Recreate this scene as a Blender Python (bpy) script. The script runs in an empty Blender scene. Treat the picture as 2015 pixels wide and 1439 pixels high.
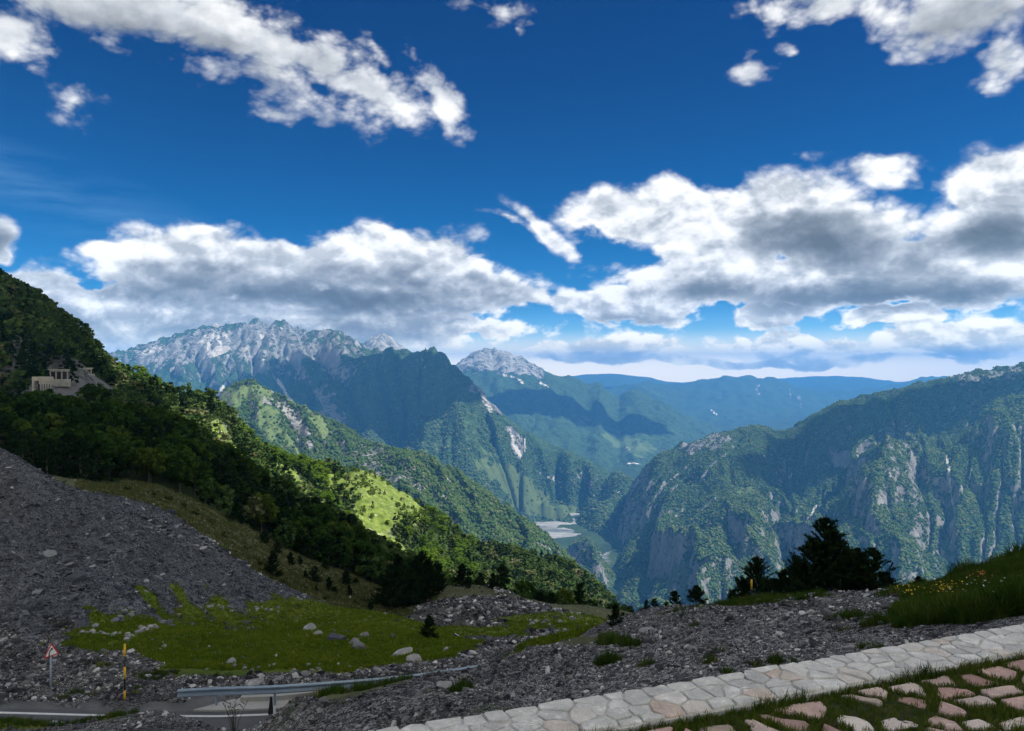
import bpy, bmesh, math, random, time
import numpy as np
from mathutils import Vector, Matrix, Euler

T0 = time.time()
scene = bpy.context.scene
COL = scene.collection
R = math.radians

# ------------------------------------------------------------------ camera
F_PX = 1494.0            # focal length in pixels of the 2015 px wide photograph
W_PX, CX, CY = 2015.0, 1007.5, 719.5
cam_d = bpy.data.cameras.new('camera')
cam_d.sensor_width = 36.0
cam_d.lens = 36.0 * F_PX / W_PX
cam_d.clip_start = 0.1
cam_d.clip_end = 200000.0
cam = bpy.data.objects.new('camera', cam_d)
COL.objects.link(cam)
cam.location = (0, 0, 0)           # eye point is the origin, the paving lies 1.6 m below
cam.rotation_euler = (R(90), 0, 0)
scene.camera = cam

# ------------------------------------------------------------------ light
SUN_AZ, SUN_EL = 98.0, 54.0        # degrees clockwise from the view direction, elevation
SUN_STRENGTH = 5.0
SKY_STRENGTH = 0.10
EXPOSURE = 0.82
sd = Vector((math.sin(R(SUN_AZ)) * math.cos(R(SUN_EL)), math.cos(R(SUN_AZ)) * math.cos(R(SUN_EL)), math.sin(R(SUN_EL))))
sun_l = bpy.data.lights.new('sun', 'SUN')
sun_l.energy = SUN_STRENGTH
sun_l.angle = R(0.5)
sun_l.color = (1.0, 0.955, 0.89)
sun_o = bpy.data.objects.new('sun', sun_l)
COL.objects.link(sun_o)
sun_o.location = (0, 0, 100)
sun_o.rotation_euler = (-sd).to_track_quat('-Z', 'Y').to_euler()

scene.view_settings.view_transform = 'Standard'
scene.view_settings.look = 'None'
scene.view_settings.exposure = EXPOSURE
scene.view_settings.gamma = 1.0
scene.view_settings.use_curve_mapping = False
scene.render.engine = 'CYCLES'
cy = scene.cycles
cy.max_bounces = 4
cy.diffuse_bounces = 2
cy.glossy_bounces = 1
cy.transmission_bounces = 2
cy.volume_bounces = 0
cy.transparent_max_bounces = 6
cy.caustics_reflective = False
cy.caustics_refractive = False
cy.sample_clamp_indirect = 4.0
cy.use_denoising = True
try:
    cy.denoiser = 'OPENIMAGEDENOISE'
    cy.denoising_input_passes = 'RGB_ALBEDO_NORMAL'
    cy.denoising_prefilter = 'ACCURATE'
except Exception:
    pass


# ------------------------------------------------------------------ small node language
class NT:
    def __init__(self, tree):
        self.t = tree
        self.n = tree.nodes
        self.l = tree.links

    def node(self, typ, **kw):
        nd = self.n.new(typ)
        for k, v in kw.items():
            setattr(nd, k, v)
        return nd

    def put(self, sock, v):
        if v is None:
            return
        if hasattr(v, 'is_output') or isinstance(v, bpy.types.NodeSocket):
            self.l.new(v, sock)
        else:
            if isinstance(v, (tuple, list)) and hasattr(sock, 'default_value') and not isinstance(sock.default_value, (int, float)):
                n = len(sock.default_value)
                v = tuple(v)
                if len(v) == 3 and n == 4:
                    v = v + (1.0,)
                sock.default_value = v[:n]
            else:
                sock.default_value = v

    def m(self, op, a, b=None, c=None, clamp=False):
        nd = self.node('ShaderNodeMath', operation=op, use_clamp=clamp)
        self.put(nd.inputs[0], a)
        self.put(nd.inputs[1], b)
        self.put(nd.inputs[2], c)
        return nd.outputs[0]

    def add(self, a, b): return self.m('ADD', a, b)
    def sub(self, a, b): return self.m('SUBTRACT', a, b)
    def mul(self, a, b): return self.m('MULTIPLY', a, b)
    def mx(self, a, b): return self.m('MAXIMUM', a, b)
    def mn(self, a, b): return self.m('MINIMUM', a, b)

    def v(self, op, a, b=None, s=None):
        nd = self.node('ShaderNodeVectorMath', operation=op)
        self.put(nd.inputs[0], a)
        self.put(nd.inputs[1], b)
        if s is not None:
            self.put(nd.inputs['Scale'], s)
        return nd.outputs['Value'] if op in ('LENGTH', 'DOT_PRODUCT', 'DISTANCE') else nd.outputs['Vector']

    def comb(self, x, y, z):
        nd = self.node('ShaderNodeCombineXYZ')
        self.put(nd.inputs[0], x); self.put(nd.inputs[1], y); self.put(nd.inputs[2], z)
        return nd.outputs[0]

    def sep(self, a):
        nd = self.node('ShaderNodeSeparateXYZ')
        self.put(nd.inputs[0], a)
        return nd.outputs

    def noise(self, vec, scale, detail=4, rough=0.5, dist=0.0, lac=2.0, out='Fac'):
        nd = self.node('ShaderNodeTexNoise')
        self.put(nd.inputs['Vector'], vec)
        self.put(nd.inputs['Scale'], scale)
        nd.inputs['Detail'].default_value = detail
        self.put(nd.inputs['Roughness'], rough)
        nd.inputs['Lacunarity'].default_value = lac
        nd.inputs['Distortion'].default_value = dist
        return nd.outputs[out]

    def voro(self, vec, scale, detail=0.0, rough=0.5, feature='F1', rand=1.0, out='Distance', smooth=None):
        nd = self.node('ShaderNodeTexVoronoi', feature=feature)
        self.put(nd.inputs['Vector'], vec)
        self.put(nd.inputs['Scale'], scale)
        if 'Detail' in nd.inputs:
            nd.inputs['Detail'].default_value = detail
            nd.inputs['Roughness'].default_value = rough
        nd.inputs['Randomness'].default_value = rand
        if smooth is not None and 'Smoothness' in nd.inputs:
            nd.inputs['Smoothness'].default_value = smooth
        return nd.outputs[out]

    def ss(self, x, a, b, lo=0.0, hi=1.0, kind='SMOOTHSTEP'):
        nd = self.node('ShaderNodeMapRange', interpolation_type=kind)
        self.put(nd.inputs['Value'], x)
        self.put(nd.inputs['From Min'], a); self.put(nd.inputs['From Max'], b)
        self.put(nd.inputs['To Min'], lo); self.put(nd.inputs['To Max'], hi)
        return nd.outputs['Result']

    def lin(self, x, a, b, lo=0.0, hi=1.0):
        return self.ss(x, a, b, lo, hi, 'LINEAR')

    def mix(self, f, a, b, blend='MIX'):
        nd = self.node('ShaderNodeMix', data_type='RGBA', blend_type=blend)
        nd.clamp_factor = True
        self.put(nd.inputs['Factor'], f)
        self.put(nd.inputs[6], a)
        self.put(nd.inputs[7], b)
        return nd.outputs[2]

    def ramp(self, x, stops):
        nd = self.node('ShaderNodeValToRGB')
        self.put(nd.inputs[0], x)
        e = nd.color_ramp.elements
        while len(e) < len(stops):
            e.new(0.5)
        for i, (p, c) in enumerate(stops):
            e[i].position = p
            e[i].color = tuple(c) + (1.0,) if len(c) == 3 else c
        return nd.outputs[0]

    def attr(self, name, out='Fac'):
        nd = self.node('ShaderNodeAttribute', attribute_name=name)
        return nd.outputs[out]


# ------------------------------------------------------------------ sky and its clouds
def px_dir(px, py):
    """azimuth (clockwise from the view axis) and elevation of a pixel of the photograph"""
    u, v = (px - CX) / F_PX, (CY - py) / F_PX
    a = math.atan(u)
    return a, math.atan(v * math.cos(a))


# cloud masses: centre x, y, radius x, y, tilt (degrees, clockwise in the picture), weight
CLOUDS = [
    (230, 0, 420, 125, 6, 1.15), (30, 70, 120, 88, 0, 1.0), (480, 88, 310, 114, 20, 1.15), (680, 155, 220, 84, 14, 1.1),
    (870, 195, 110, 44, 52, .95), (540, 215, 84, 50, 10, .85), (740, 100, 60, 30, 30, .6), (140, 190, 48, 58, 0, .42),
    (985, 18, 110, 44, 20, .72), (1008, 62, 26, 40, 0, .5),
    (1600, 14, 230, 60, 4, 1.0), (1880, 30, 220, 100, 0, 1.1), (1815, 92, 40, 26, 0, .75), (1960, 135, 84, 92, 0, .85),
    (1488, 142, 66, 24, 8, .6), (1562, 108, 46, 20, 0, .4), 
    (375, 520, 215, 90, -4, 1.0), (560, 535, 210, 92, 0, 1.0), (790, 522, 225, 92, 4, 1.0), (950, 568, 150, 52, 8, .95),
    (215, 500, 80, 34, 10, .7), (400, 470, 70, 42, 0, .95), (760, 470, 80, 44, 0, .95),
    (850, 500, 80, 50, 10, .95),
    (80, 585, 175, 68, 6, 1.0), (150, 650, 260, 52, 0, 1.0), (600, 645, 520, 50, 0, 1.15), (330, 600, 260, 50, 0, 1.0), (760, 600, 330, 40, 0, 1.0), (5, 465, 44, 50, 0, .8),
    (1235, 606, 185, 44, 4, 1.0), (1170, 690, 200, 36, 0, 1.0), 
    (1230, 415, 150, 72, 6, .95), (1150, 420, 70, 52, 10, .6), (1330, 420, 190, 84, 6, 1.05), (1545, 420, 200, 116, 4, 1.1), (1660, 470, 200, 100, 0, 1.1), (1450, 470, 200, 70, 0, 1.0),
    (1400, 550, 240, 66, 0, 1.05), (1640, 560, 360, 66, 0, 1.15), (1900, 510, 260, 130, -14, 1.2), (1975, 380, 130, 120, -35, 1.05),
    (1745, 330, 105, 46, 6, .68), (1068, 450, 105, 22, 42, .45), (1000, 430, 60, 14, 20, .35), 
    (1530, 620, 115, 32, 0, .95), (1760, 625, 150, 28, 0, .9), (1560, 682, 200, 42, 4, 1.05), (1880, 672, 230, 46, 0, 1.05),
    (1500, 712, 620, 13, 0, .8), 
]
# grey undersides
BASES = [
    (600, 585, 470, 46, 2, 1.15), (400, 560, 230, 60, 0, .8), (800, 565, 260, 50, 4, .8), (1590, 480, 220, 70, 3, 1.15), (1700, 500, 260, 60, 0, .5), (1965, 462, 150, 66, 0, 1.2),
    (1740, 588, 380, 44, 0, 1.15), (1380, 575, 190, 36, 0, .6), (600, 652, 520, 44, 0, .85), (90, 655, 240, 60, 0, .85),
    (1255, 638, 170, 22, 2, .8), (1560, 716, 240, 26, 0, .7), (1880, 706, 240, 26, 0, .8), (1160, 712, 220, 24, 0, .7),
    (1550, 645, 130, 18, 0, .6), (0, 480, 70, 60, 0, .7), (250, 60, 280, 66, 6, .35), (1870, 60, 190, 60, 0, .28), (500, 150, 300, 50, 22, .3),
]


def build_world():
    w = bpy.data.worlds.new('World')
    scene.world = w
    w.use_nodes = True
    w.cycles.sampling_method = 'MANUAL'
    w.cycles.sample_map_resolution = 512
    nt = NT(w.node_tree)
    nt.n.clear()
    out = nt.node('ShaderNodeOutputWorld')
    bg = nt.node('ShaderNodeBackground')
    nt.l.new(bg.outputs[0], out.inputs['Surface'])
    sky = nt.node('ShaderNodeTexSky', sky_type='NISHITA')
    sky.sun_disc = False
    sky.sun_elevation = R(SUN_EL)
    sky.sun_rotation = R(SUN_AZ)
    sky.altitude = 1700.0
    sky.air_density = 1.0
    sky.dust_density = 0.3
    sky.ozone_density = 2.5
    tc = nt.node('ShaderNodeTexCoord')
    d = nt.v('NORMALIZE', tc.outputs['Generated'])
    x, y, z = nt.sep(d)
    az = nt.m('ARCTAN2', x, y)
    el = nt.m('ARCSINE', z)

    # deep polarised blue: more saturated and darker with height
    hs = nt.node('ShaderNodeHueSaturation')
    nt.put(hs.inputs['Saturation'], 1.32)
    nt.put(hs.inputs['Hue'], 0.492)
    nt.put(hs.inputs['Value'], 1.0)
    nt.l.new(sky.outputs[0], hs.inputs['Color'])
    tint = nt.ramp(nt.lin(el, 0.0, 0.6), [(0.0, (.50, .66, 1.1)), (.06, (.42, .64, 1.0)), (.14, (.10, .42, .70)), (.3, (.0, .31, .56)), (.6, (.0, .23, .46)), (1.0, (.0, .19, .42))])
    clear = nt.mix(1.0, hs.outputs[0], tint, 'MULTIPLY')

    # shape space: azimuth and elevation, wobbled so that no mass keeps an elliptical outline
    base = nt.comb(az, el, 0.0)
    w1 = nt.noise(nt.v('MULTIPLY', base, (1.0, 1.5, 1.0)), 9.0, 3, .55, out='Color')
    wob = nt.v('SCALE', nt.v('SUBTRACT', w1, (.5, .5, .5)), s=0.055)
    shp = nt.v('ADD', base, wob)
    shp = nt.v('MULTIPLY', shp, (1, 1, 0))

    def blob(vec, c):
        cx, cyy, rx, ry, rot, wgt = c
        a0, e0 = px_dir(cx, cyy)
        a1, _ = px_dir(cx + rx, cyy)
        _, e1 = px_dir(cx, cyy - ry)
        mp = nt.node('ShaderNodeMapping', vector_type='TEXTURE')
        nt.put(mp.inputs['Vector'], vec)
        mp.inputs['Location'].default_value = (a0, e0, 0)
        mp.inputs['Rotation'].default_value = (0, 0, -R(rot))
        mp.inputs['Scale'].default_value = (abs(a1 - a0), abs(e1 - e0), 1)
        ln = nt.v('LENGTH', mp.outputs[0])
        return nt.m('MULTIPLY_ADD', ln, -wgt, wgt * 1.0)     # wgt at the centre, 0 on the rim, negative outside

    L = None
    for c in CLOUDS:
        b = blob(shp, c)
        L = b if L is None else nt.m('SMOOTH_MAX', L, b, 0.12)
    G = None
    wob2 = nt.v('SCALE', nt.v('SUBTRACT', w1, (.5, .5, .5)), s=0.035)
    shp2 = nt.v('MULTIPLY', nt.v('ADD', base, wob2), (1, 1, 0))
    for c in BASES:
        b = nt.mx(blob(shp2, c), 0.0)
        G = b if G is None else nt.mx(G, b)

    # the sky outside the picture goes on with the same kind of broken cumulus
    away = nt.ss(nt.m('ABSOLUTE', az), 0.66, 0.85)
    high = nt.ss(el, 0.48, 0.62)
    outside = nt.mx(away, high)
    g1 = nt.noise(nt.v('DIVIDE', d, nt.comb(nt.add(z, .25), nt.add(z, .25), nt.add(z, .25))), 1.3, 3, .5)
    Lo = nt.lin(g1, .34, .56, -.5, .9)
    L = nt.m('MAXIMUM', nt.m('MINIMUM', L, 1.0), -1.2)
    Lm = nt.node('ShaderNodeMix', data_type='FLOAT')
    nt.put(Lm.inputs[0], outside); nt.put(Lm.inputs[2], L); nt.put(Lm.inputs[3], Lo)
    L = Lm.outputs[0]

    # billows: coordinates get finer towards the horizon, where the clouds are farther off
    dep = nt.m('DIVIDE', 1.0, nt.add(nt.mx(el, -.02), 0.20))
    k = nt.m('POWER', nt.mul(dep, .42), .55)
    st = nt.v('MULTIPLY', d, (1.0, 1.0, 1.55))
    scl = nt.lin(el, 0.0, 0.35, 1.0, 0.60)

    fine = nt.lin(el, .13, .04, .25, 1.3)

    def billow(vec):
        f = nt.noise(vec, 9.0, 8, .58, 0.2)
        vv = nt.voro(vec, 20.0, 3.0, .55, rand=1.0)
        f2 = nt.noise(vec, 38.0, 4, .6)
        return nt.add(nt.add(nt.mul(nt.sub(f, .5), 1.55), nt.mul(nt.sub(.42, vv), .52)), nt.mul(nt.sub(f2, .5), fine))
    # cumulus in the lower sky, torn fibres higher up
    p0 = st
    q = nt.noise(st, 5.0, 4, .5, out='Color')
    p0 = nt.v('ADD', st, nt.v('SCALE', nt.v('SUBTRACT', q, (.5, .5, .5)), s=.05))
    sun_off = (sd.x * .010 - 0.0, sd.y * .004, sd.z * .020)
    B0 = billow(p0)
    B1 = billow(nt.v('ADD', p0, sun_off))
    C0 = nt.noise(p0, 11.0, 2, .5)
    C1 = nt.noise(nt.v('ADD', p0, (sd.x * .03, 0, .045)), 11.0, 2, .5)
    amp = nt.lin(el, .22, .36, .74, 1.15)
    D0 = nt.add(nt.add(L, .25), nt.mul(B0, amp))
    soft = nt.add(nt.lin(el, .10, .32, .11, .62), nt.lin(L, .40, -.1, .0, .40))
    alpha = nt.m('MULTIPLY', nt.ss(D0, 0.02, nt.add(soft, .02)), 1.0)
    alpha = nt.mul(alpha, nt.lin(L, -.75, -.15))
    # relief: what faces the sun is bright, what lies behind a billow is grey
    gs = nt.mul(nt.m('POWER', nt.mn(G, 1.0), .85), nt.lin(B0, .9, -.3, .55, 1.0))
    gs = nt.mul(gs, nt.ss(D0, .05, .35))
    relk = nt.mul(nt.lin(el, .2, .34, 1.0, .45), nt.lin(gs, .0, .9, 1.0, .5))
    rel = nt.mul(nt.add(nt.mul(nt.sub(B0, B1), .85), nt.mul(nt.sub(C0, C1), 1.05)), relk)
    rel = nt.mx(rel, -.22)
    thick = nt.ss(D0, .05, .95)
    tone = nt.add(nt.lin(el, .22, .36, .86, .80), rel)
    tone = nt.sub(tone, nt.mul(thick, .10))
    tone = nt.add(tone, nt.mul(nt.lin(L, .55, 0.0), .14))
    tone = nt.sub(tone, nt.mul(gs, .80))
    tone = nt.m('MAXIMUM', tone, .0)
    ccol = nt.ramp(nt.mul(tone, 1.0), [(0.0, (.13, .135, .14)), (.22, (.20, .215, .235)), (.45, (.35, .37, .40)), (.68, (.60, .62, .65)), (.86, (.88, .88, .88)), (1.0, (1.05, 1.04, 1.02))])
    # low clouds fade into the air
    air = nt.ss(el, .085, -.01)
    ccol = nt.v('SCALE', ccol, s=.66)
    ccol = nt.mix(nt.mul(air, .12), ccol, (1.0, .95, .90, 1))
    clear_s = nt.v('SCALE', clear, s=SKY_STRENGTH * .74)
    clear_s = nt.mix(nt.ss(el, .05, -.005), clear_s, (.95, .88, .80, 1))
    # thin veil low on the left
    veil = nt.noise(nt.v('MULTIPLY', d, (3.0, 3.0, 22.0)), 1.6, 5, .6)
    vm = nt.mul(nt.mx(blob(base, (60, 370, 420, 90, 12, 1.0)), 0.0), nt.lin(veil, .4, .75))
    clear_s = nt.mix(nt.mul(vm, .30), clear_s, (.25, .42, .62, 1))
    final = nt.mix(alpha, clear_s, ccol)
    # air light grows towards the horizon
    final = nt.v('SCALE', final, s=nt.add(nt.ss(el, .09, .012, 1.0, 1.55), nt.ss(el, .022, .0, 0.0, .9)))
    final = nt.mix(nt.ss(el, .08, .0), final, nt.mix(1.0, final, (1.12, .98, .62, 1), 'MULTIPLY'))
    # the background strength is kept in the daylight range; the clouds are scaled to match
    final = nt.v('SCALE', final, s=1.0 / SKY_STRENGTH)
    nt.l.new(final, bg.inputs['Color'])
    bg.inputs['Strength'].default_value = SKY_STRENGTH


build_world()


# ------------------------------------------------------------------ numeric helpers
def perlin(x, y, seed=0):
    xi = np.floor(x).astype(np.int64); yi = np.floor(y).astype(np.int64)
    xf = (x - xi).astype(np.float32); yf = (y - yi).astype(np.float32)

    def g(ix, iy, fx, fy):
        h = (ix * 374761393 + iy * 668265263 + seed * 1274126177) & 0xffffffff
        h = ((h ^ (h >> 13)) * 1274126177) & 0xffffffff
        h = (h ^ (h >> 16)) & 0xffff
        a = h.astype(np.float32) * (2 * np.pi / 65536.0)
        return np.cos(a) * fx + np.sin(a) * fy
    u = xf * xf * xf * (xf * (xf * 6 - 15) + 10)
    v = yf * yf * yf * (yf * (yf * 6 - 15) + 10)
    a = g(xi, yi, xf, yf); b = g(xi + 1, yi, xf - 1, yf)
    c = g(xi, yi + 1, xf, yf - 1); d = g(xi + 1, yi + 1, xf - 1, yf - 1)
    return ((a + u * (b - a)) * (1 - v) + (c + u * (d - c)) * v) * 1.5


def fbm(x, y, oct=5, rough=.5, seed=0):
    s = 0; a = 1.0; n = 0
    for i in range(oct):
        s = s + a * perlin(x * 2 ** i + i * 17.3, y * 2 ** i - i * 9.1, seed + i)
        n += a; a *= rough
    return s / n


def ridged(x, y, oct=5, rough=.5, seed=0):
    s = 0; a = 1.0; n = 0; w = 1.0
    for i in range(oct):
        r = 1 - np.abs(perlin(x * 2 ** i + i * 7.7, y * 2 ** i + i * 3.1, seed + i))
        r = r * r * w
        w = np.clip(r * 1.6, 0, 1)
        s = s + a * r; n += a; a *= rough
    return s / n


def tps_fit(P, v, lam=1e-4):
    n = len(P)
    d2 = ((P[:, None] - P[None]) ** 2).sum(-1)
    K = .5 * d2 * np.log(d2 + 1e-12) + lam * np.eye(n)
    A = np.zeros((n + 3, n + 3))
    A[:n, :n] = K
    A[:n, n] = 1; A[:n, n + 1:] = P
    A[n, :n] = 1; A[n + 1:, :n] = P.T
    return np.linalg.solve(A, np.concatenate([v, np.zeros(3)]))


def tps_eval(P, w, Q):
    out = np.empty(len(Q))
    n = len(P)
    for i in range(0, len(Q), 20000):
        q = Q[i:i + 20000]
        d2 = (q * q).sum(1)[:, None] + (P * P).sum(1)[None] - 2 * q @ P.T
        d2 = np.maximum(d2, 1e-12)
        out[i:i + 20000] = (.5 * d2 * np.log(d2)) @ w[:n] + w[n] + q @ w[n + 1:]
    return out


def key(px, d):
    return np.stack([np.asarray(px, float) / F_PX, np.log(np.asarray(d, float)) * .55], -1)


def up2(C, shape):
    """bilinear resize of a coarse grid"""
    n0, n1 = C.shape
    a = np.linspace(0, n0 - 1, shape[0]); b = np.linspace(0, n1 - 1, shape[1])
    i = np.minimum(a.astype(int), n0 - 2); j = np.minimum(b.astype(int), n1 - 2)
    fa = (a - i)[:, None]; fb = (b - j)[None]
    fa = fa; fb = fb
    return (C[i][:, j] * (1 - fa) * (1 - fb) + C[i + 1][:, j] * fa * (1 - fb) + C[i][:, j + 1] * (1 - fa) * fb + C[i + 1][:, j + 1] * fa * fb)


class Sheet:
    """a height field on a grid of (bearing, log distance)"""

    def __init__(self, pts, px0, px1, d0, d1, step, lstep=None, lam=1e-4):
        self.pts = np.array([p[:3] for p in pts], float)
        self.px0, self.px1, self.l0, self.l1 = px0, px1, math.log(d0), math.log(d1)
        nx = int((px1 - px0) / step) + 1
        ny = int((self.l1 - self.l0) / ((lstep or step) / F_PX)) + 1
        self.nx, self.ny = nx, ny
        self.px = np.linspace(px0, px1, nx)
        self.l = np.linspace(self.l0, self.l1, ny)
        self.PX, self.LD = np.meshgrid(self.px, self.l)
        self.D = np.exp(self.LD)
        P = key(self.pts[:, 0], self.pts[:, 2])
        w = tps_fit(P, self.pts[:, 1], lam)
        cx = np.linspace(px0, px1, max(8, nx // 3)); cl = np.linspace(self.l0, self.l1, max(8, ny // 3))
        A, B = np.meshgrid(cx, cl)
        C = tps_eval(P, w, key(A.ravel(), np.exp(B.ravel()))).reshape(A.shape)
        self.PY = up2(C, (ny, nx))
        self.X = (self.PX - CX) / F_PX * self.D
        self.Z = (CY - self.PY) / F_PX * self.D
        self.flow = np.zeros_like(self.Z)

    def erode(self, iters=12, K=.02, coarse=2, noise=1.5, seed=1, protect=None):
        """stream-power incision: valleys branch as running water cuts them"""
        Zc = self.Z[::coarse, ::coarse].copy()
        Dc = self.D[::coarse, ::coarse]
        ny, nx = Zc.shape
        cell = coarse * (self.px[1] - self.px[0]) / F_PX
        lc = coarse * (self.l[1] - self.l[0])
        Zo = Zc.copy()
        Zc = Zc + fbm(self.PX[::coarse, ::coarse] / 34 + 3, self.LD[::coarse, ::coarse] * 18, 5, .55, seed) * noise * Dc / F_PX * 6
        Zstart = Zc.copy()
        idx = np.arange(ny * nx).reshape(ny, nx)
        offs = [(-1, -1), (-1, 0), (-1, 1), (0, -1), (0, 1), (1, -1), (1, 0), (1, 1)]
        for it in range(iters):
            best = np.full((ny, nx), -1e18); rec = idx.copy(); ln = np.ones((ny, nx))
            for dy, dx in offs:
                ys = slice(max(0, -dy), ny - max(0, dy)); xs = slice(max(0, -dx), nx - max(0, dx))
                yt = slice(max(0, dy), ny + min(0, dy)); xt = slice(max(0, dx), nx + min(0, dx))
                dist = math.hypot(dy * lc, dx * cell) * Dc[ys, xs]
                s = (Zc[ys, xs] - Zc[yt, xt]) / dist
                b = best[ys, xs]
                m = (s > b) & (s > 0)
                b[m] = s[m]
                r = rec[ys, xs]; r[m] = idx[yt, xt][m]
                q = ln[ys, xs]; q[m] = dist[m]
            order = np.argsort(-Zc, axis=None)
            recl = rec.ravel().tolist(); acc = [1.0] * (ny * nx); ol = order.tolist()
            for i in ol:
                r = recl[i]
                if r != i:
                    acc[r] += acc[i]
            A = np.array(acc)
            Fq = (K * np.sqrt(A) * (Dc.ravel() * cell) / ln.ravel()).tolist()
            z = Zc.ravel().tolist()
            for i in reversed(ol):
                r = recl[i]
                if r != i:
                    f = Fq[i]
                    z[i] = (z[i] + f * z[r]) / (1 + f)
            Zc = np.array(z).reshape(ny, nx)
        acc = np.log2(A.reshape(ny, nx))
        # keep the authored large shape: only the relief of the cut is kept
        d = Zc - Zo
        if protect is not None:
            d = d * protect[::coarse, ::coarse]
        self.Z = self.Z + up2(d, self.Z.shape)
        self.flow = up2(acc, self.Z.shape)
        self.cut = up2(d / Dc * F_PX, self.Z.shape)
        return self

    def bump(self, arr_px):
        self.Z = self.Z + arr_px * self.D / F_PX

    def fit_crest(self, crest, keep=7, extra=0.0):
        """settle the relief so that the skyline keeps the surveyed height, small teeth stay"""
        c = sorted((p[0], p[1]) for p in crest)
        tgt = np.interp(self.px, [p[0] for p in c], [p[1] for p in c]) + extra
        cur = (CY - self.Z / self.D * F_PX).min(0)
        dl = tgt - cur
        n = 2 * keep + 1
        pad = np.pad(dl, keep, mode='edge')
        dl = np.convolve(pad, np.ones(n) / n, mode='valid')
        inside = (self.px > c[0][0]) & (self.px < c[-1][0])
        dl = np.where(inside, dl, np.where(self.px <= c[0][0], dl[inside][0], dl[inside][-1]))
        self.bump(np.repeat(-dl[None], self.ny, 0))
        return self

    def slope(self):
        du = (self.px[1] - self.px[0]) / F_PX
        dl = self.l[1] - self.l[0]
        gx = np.gradient(self.Z, axis=1) / (self.D * du)
        gy = np.gradient(self.Z, axis=0) / (self.D * dl) - gx * (self.PX - CX) / F_PX
        return gx, gy

    def zat(self, px, d):
        """ground height at bearing px and distance d (arrays)"""
        a = (np.asarray(px, float) - self.px0) / (self.px1 - self.px0) * (self.nx - 1)
        b = (np.log(np.asarray(d, float)) - self.l0) / (self.l1 - self.l0) * (self.ny - 1)
        a = np.clip(a, 0, self.nx - 1.001); b = np.clip(b, 0, self.ny - 1.001)
        i = a.astype(int); j = b.astype(int); fa = a - i; fb = b - j
        Z = self.Z
        return Z[j, i] * (1 - fa) * (1 - fb) + Z[j, i + 1] * fa * (1 - fb) + Z[j + 1, i] * (1 - fa) * fb + Z[j + 1, i + 1] * fa * fb

    def samp(self, arr, px, d):
        a = (np.asarray(px, float) - self.px0) / (self.px1 - self.px0) * (self.nx - 1)
        b = (np.log(np.asarray(d, float)) - self.l0) / (self.l1 - self.l0) * (self.ny - 1)
        return arr[np.clip(b.round().astype(int), 0, self.ny - 1), np.clip(a.round().astype(int), 0, self.nx - 1)]

    def visible(self, px, d, z, margin=2.0):
        """true where a point is not hidden behind this sheet"""
        py = CY - self.Z / self.D * F_PX
        run = np.minimum.accumulate(py, axis=0)
        r = self.samp(run, px, np.asarray(d) * .985)
        return (CY - z / d * F_PX) < r + margin

    def build(self, name, mat, attrs=None, skirt=True, jitter=None):
        nx, ny = self.nx, self.ny
        X = self.X if jitter is None else self.X + jitter[0]
        Y = self.D if jitter is None else self.D + jitter[1]
        V = np.stack([X, Y, self.Z], -1).reshape(-1, 3).astype(np.float32)
        i = np.arange(nx * ny).reshape(ny, nx)
        Q = np.stack([i[:-1, :-1], i[:-1, 1:], i[1:, 1:], i[1:, :-1]], -1).reshape(-1, 4)
        me = bpy.data.meshes.new(name)
        me.vertices.add(len(V)); me.vertices.foreach_set('co', V.ravel())
        me.loops.add(Q.size); me.loops.foreach_set('vertex_index', Q.ravel().astype(np.int32))
        me.polygons.add(len(Q))
        me.polygons.foreach_set('loop_start', np.arange(0, Q.size, 4, dtype=np.int32))
        me.polygons.foreach_set('use_smooth', np.ones(len(Q), bool))
        me.update(calc_edges=True)
        for k, a in (attrs or {}).items():
            at = me.attributes.new(k, 'FLOAT', 'POINT')
            at.data.foreach_set('value', a.ravel().astype(np.float32))
        me.materials.append(mat)
        o = bpy.data.objects.new(name, me)
        COL.objects.link(o)
        o['kind'] = 'structure'
        return o


def sm(x, a, b):
    t = np.clip((x - a) / (b - a), 0, 1)
    return t * t * (3 - 2 * t)


def blobs(S, items):
    """soft patches given as (px, distance, radius px, radius in log distance, weight)"""
    out = np.zeros_like(S.Z)
    for px, d, rx, rl, w in items:
        r = ((S.PX - px) / rx) ** 2 + ((S.LD - math.log(d)) / rl) ** 2
        out = np.maximum(out, w * np.clip(1.4 - r, 0, 1))
    return out


def patch_py(S, items, warp=6):
    """soft patches authored where they appear from the view point (px, py, rx, ry, rot, w)"""
    PY = CY - S.Z / S.D * F_PX
    wx = S.PX + fbm(S.PX / 30, PY / 30, 3, .5, 77) * warp * 2
    wy = PY + fbm(S.PX / 30 + 9, PY / 30 + 5, 3, .5, 78) * warp * 2
    out = np.zeros_like(S.Z)
    for px, py, rx, ry, rot, w in items:
        c, s = math.cos(R(rot)), math.sin(R(rot))
        a = ((wx - px) * c + (wy - py) * s) / rx
        b = (-(wx - px) * s + (wy - py) * c) / ry
        out = np.maximum(out, w * np.clip((1.3 - (a * a + b * b)) / .6, 0, 1))
    return out


# ------------------------------------------------------------------ materials of the land
def land_mat(name, build, rough=.95):
    m = bpy.data.materials.new(name)
    m.use_nodes = True
    nt = NT(m.node_tree)
    nt.n.clear()
    out = nt.node('ShaderNodeOutputMaterial')
    bs = nt.node('ShaderNodeBsdfPrincipled')
    bs.inputs['Roughness'].default_value = rough
    bs.inputs['Specular IOR Level'].default_value = .15
    nt.l.new(bs.outputs[0], out.inputs[0])
    geo = nt.node('ShaderNodeNewGeometry')
    build(nt, bs, geo)
    return m


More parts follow.
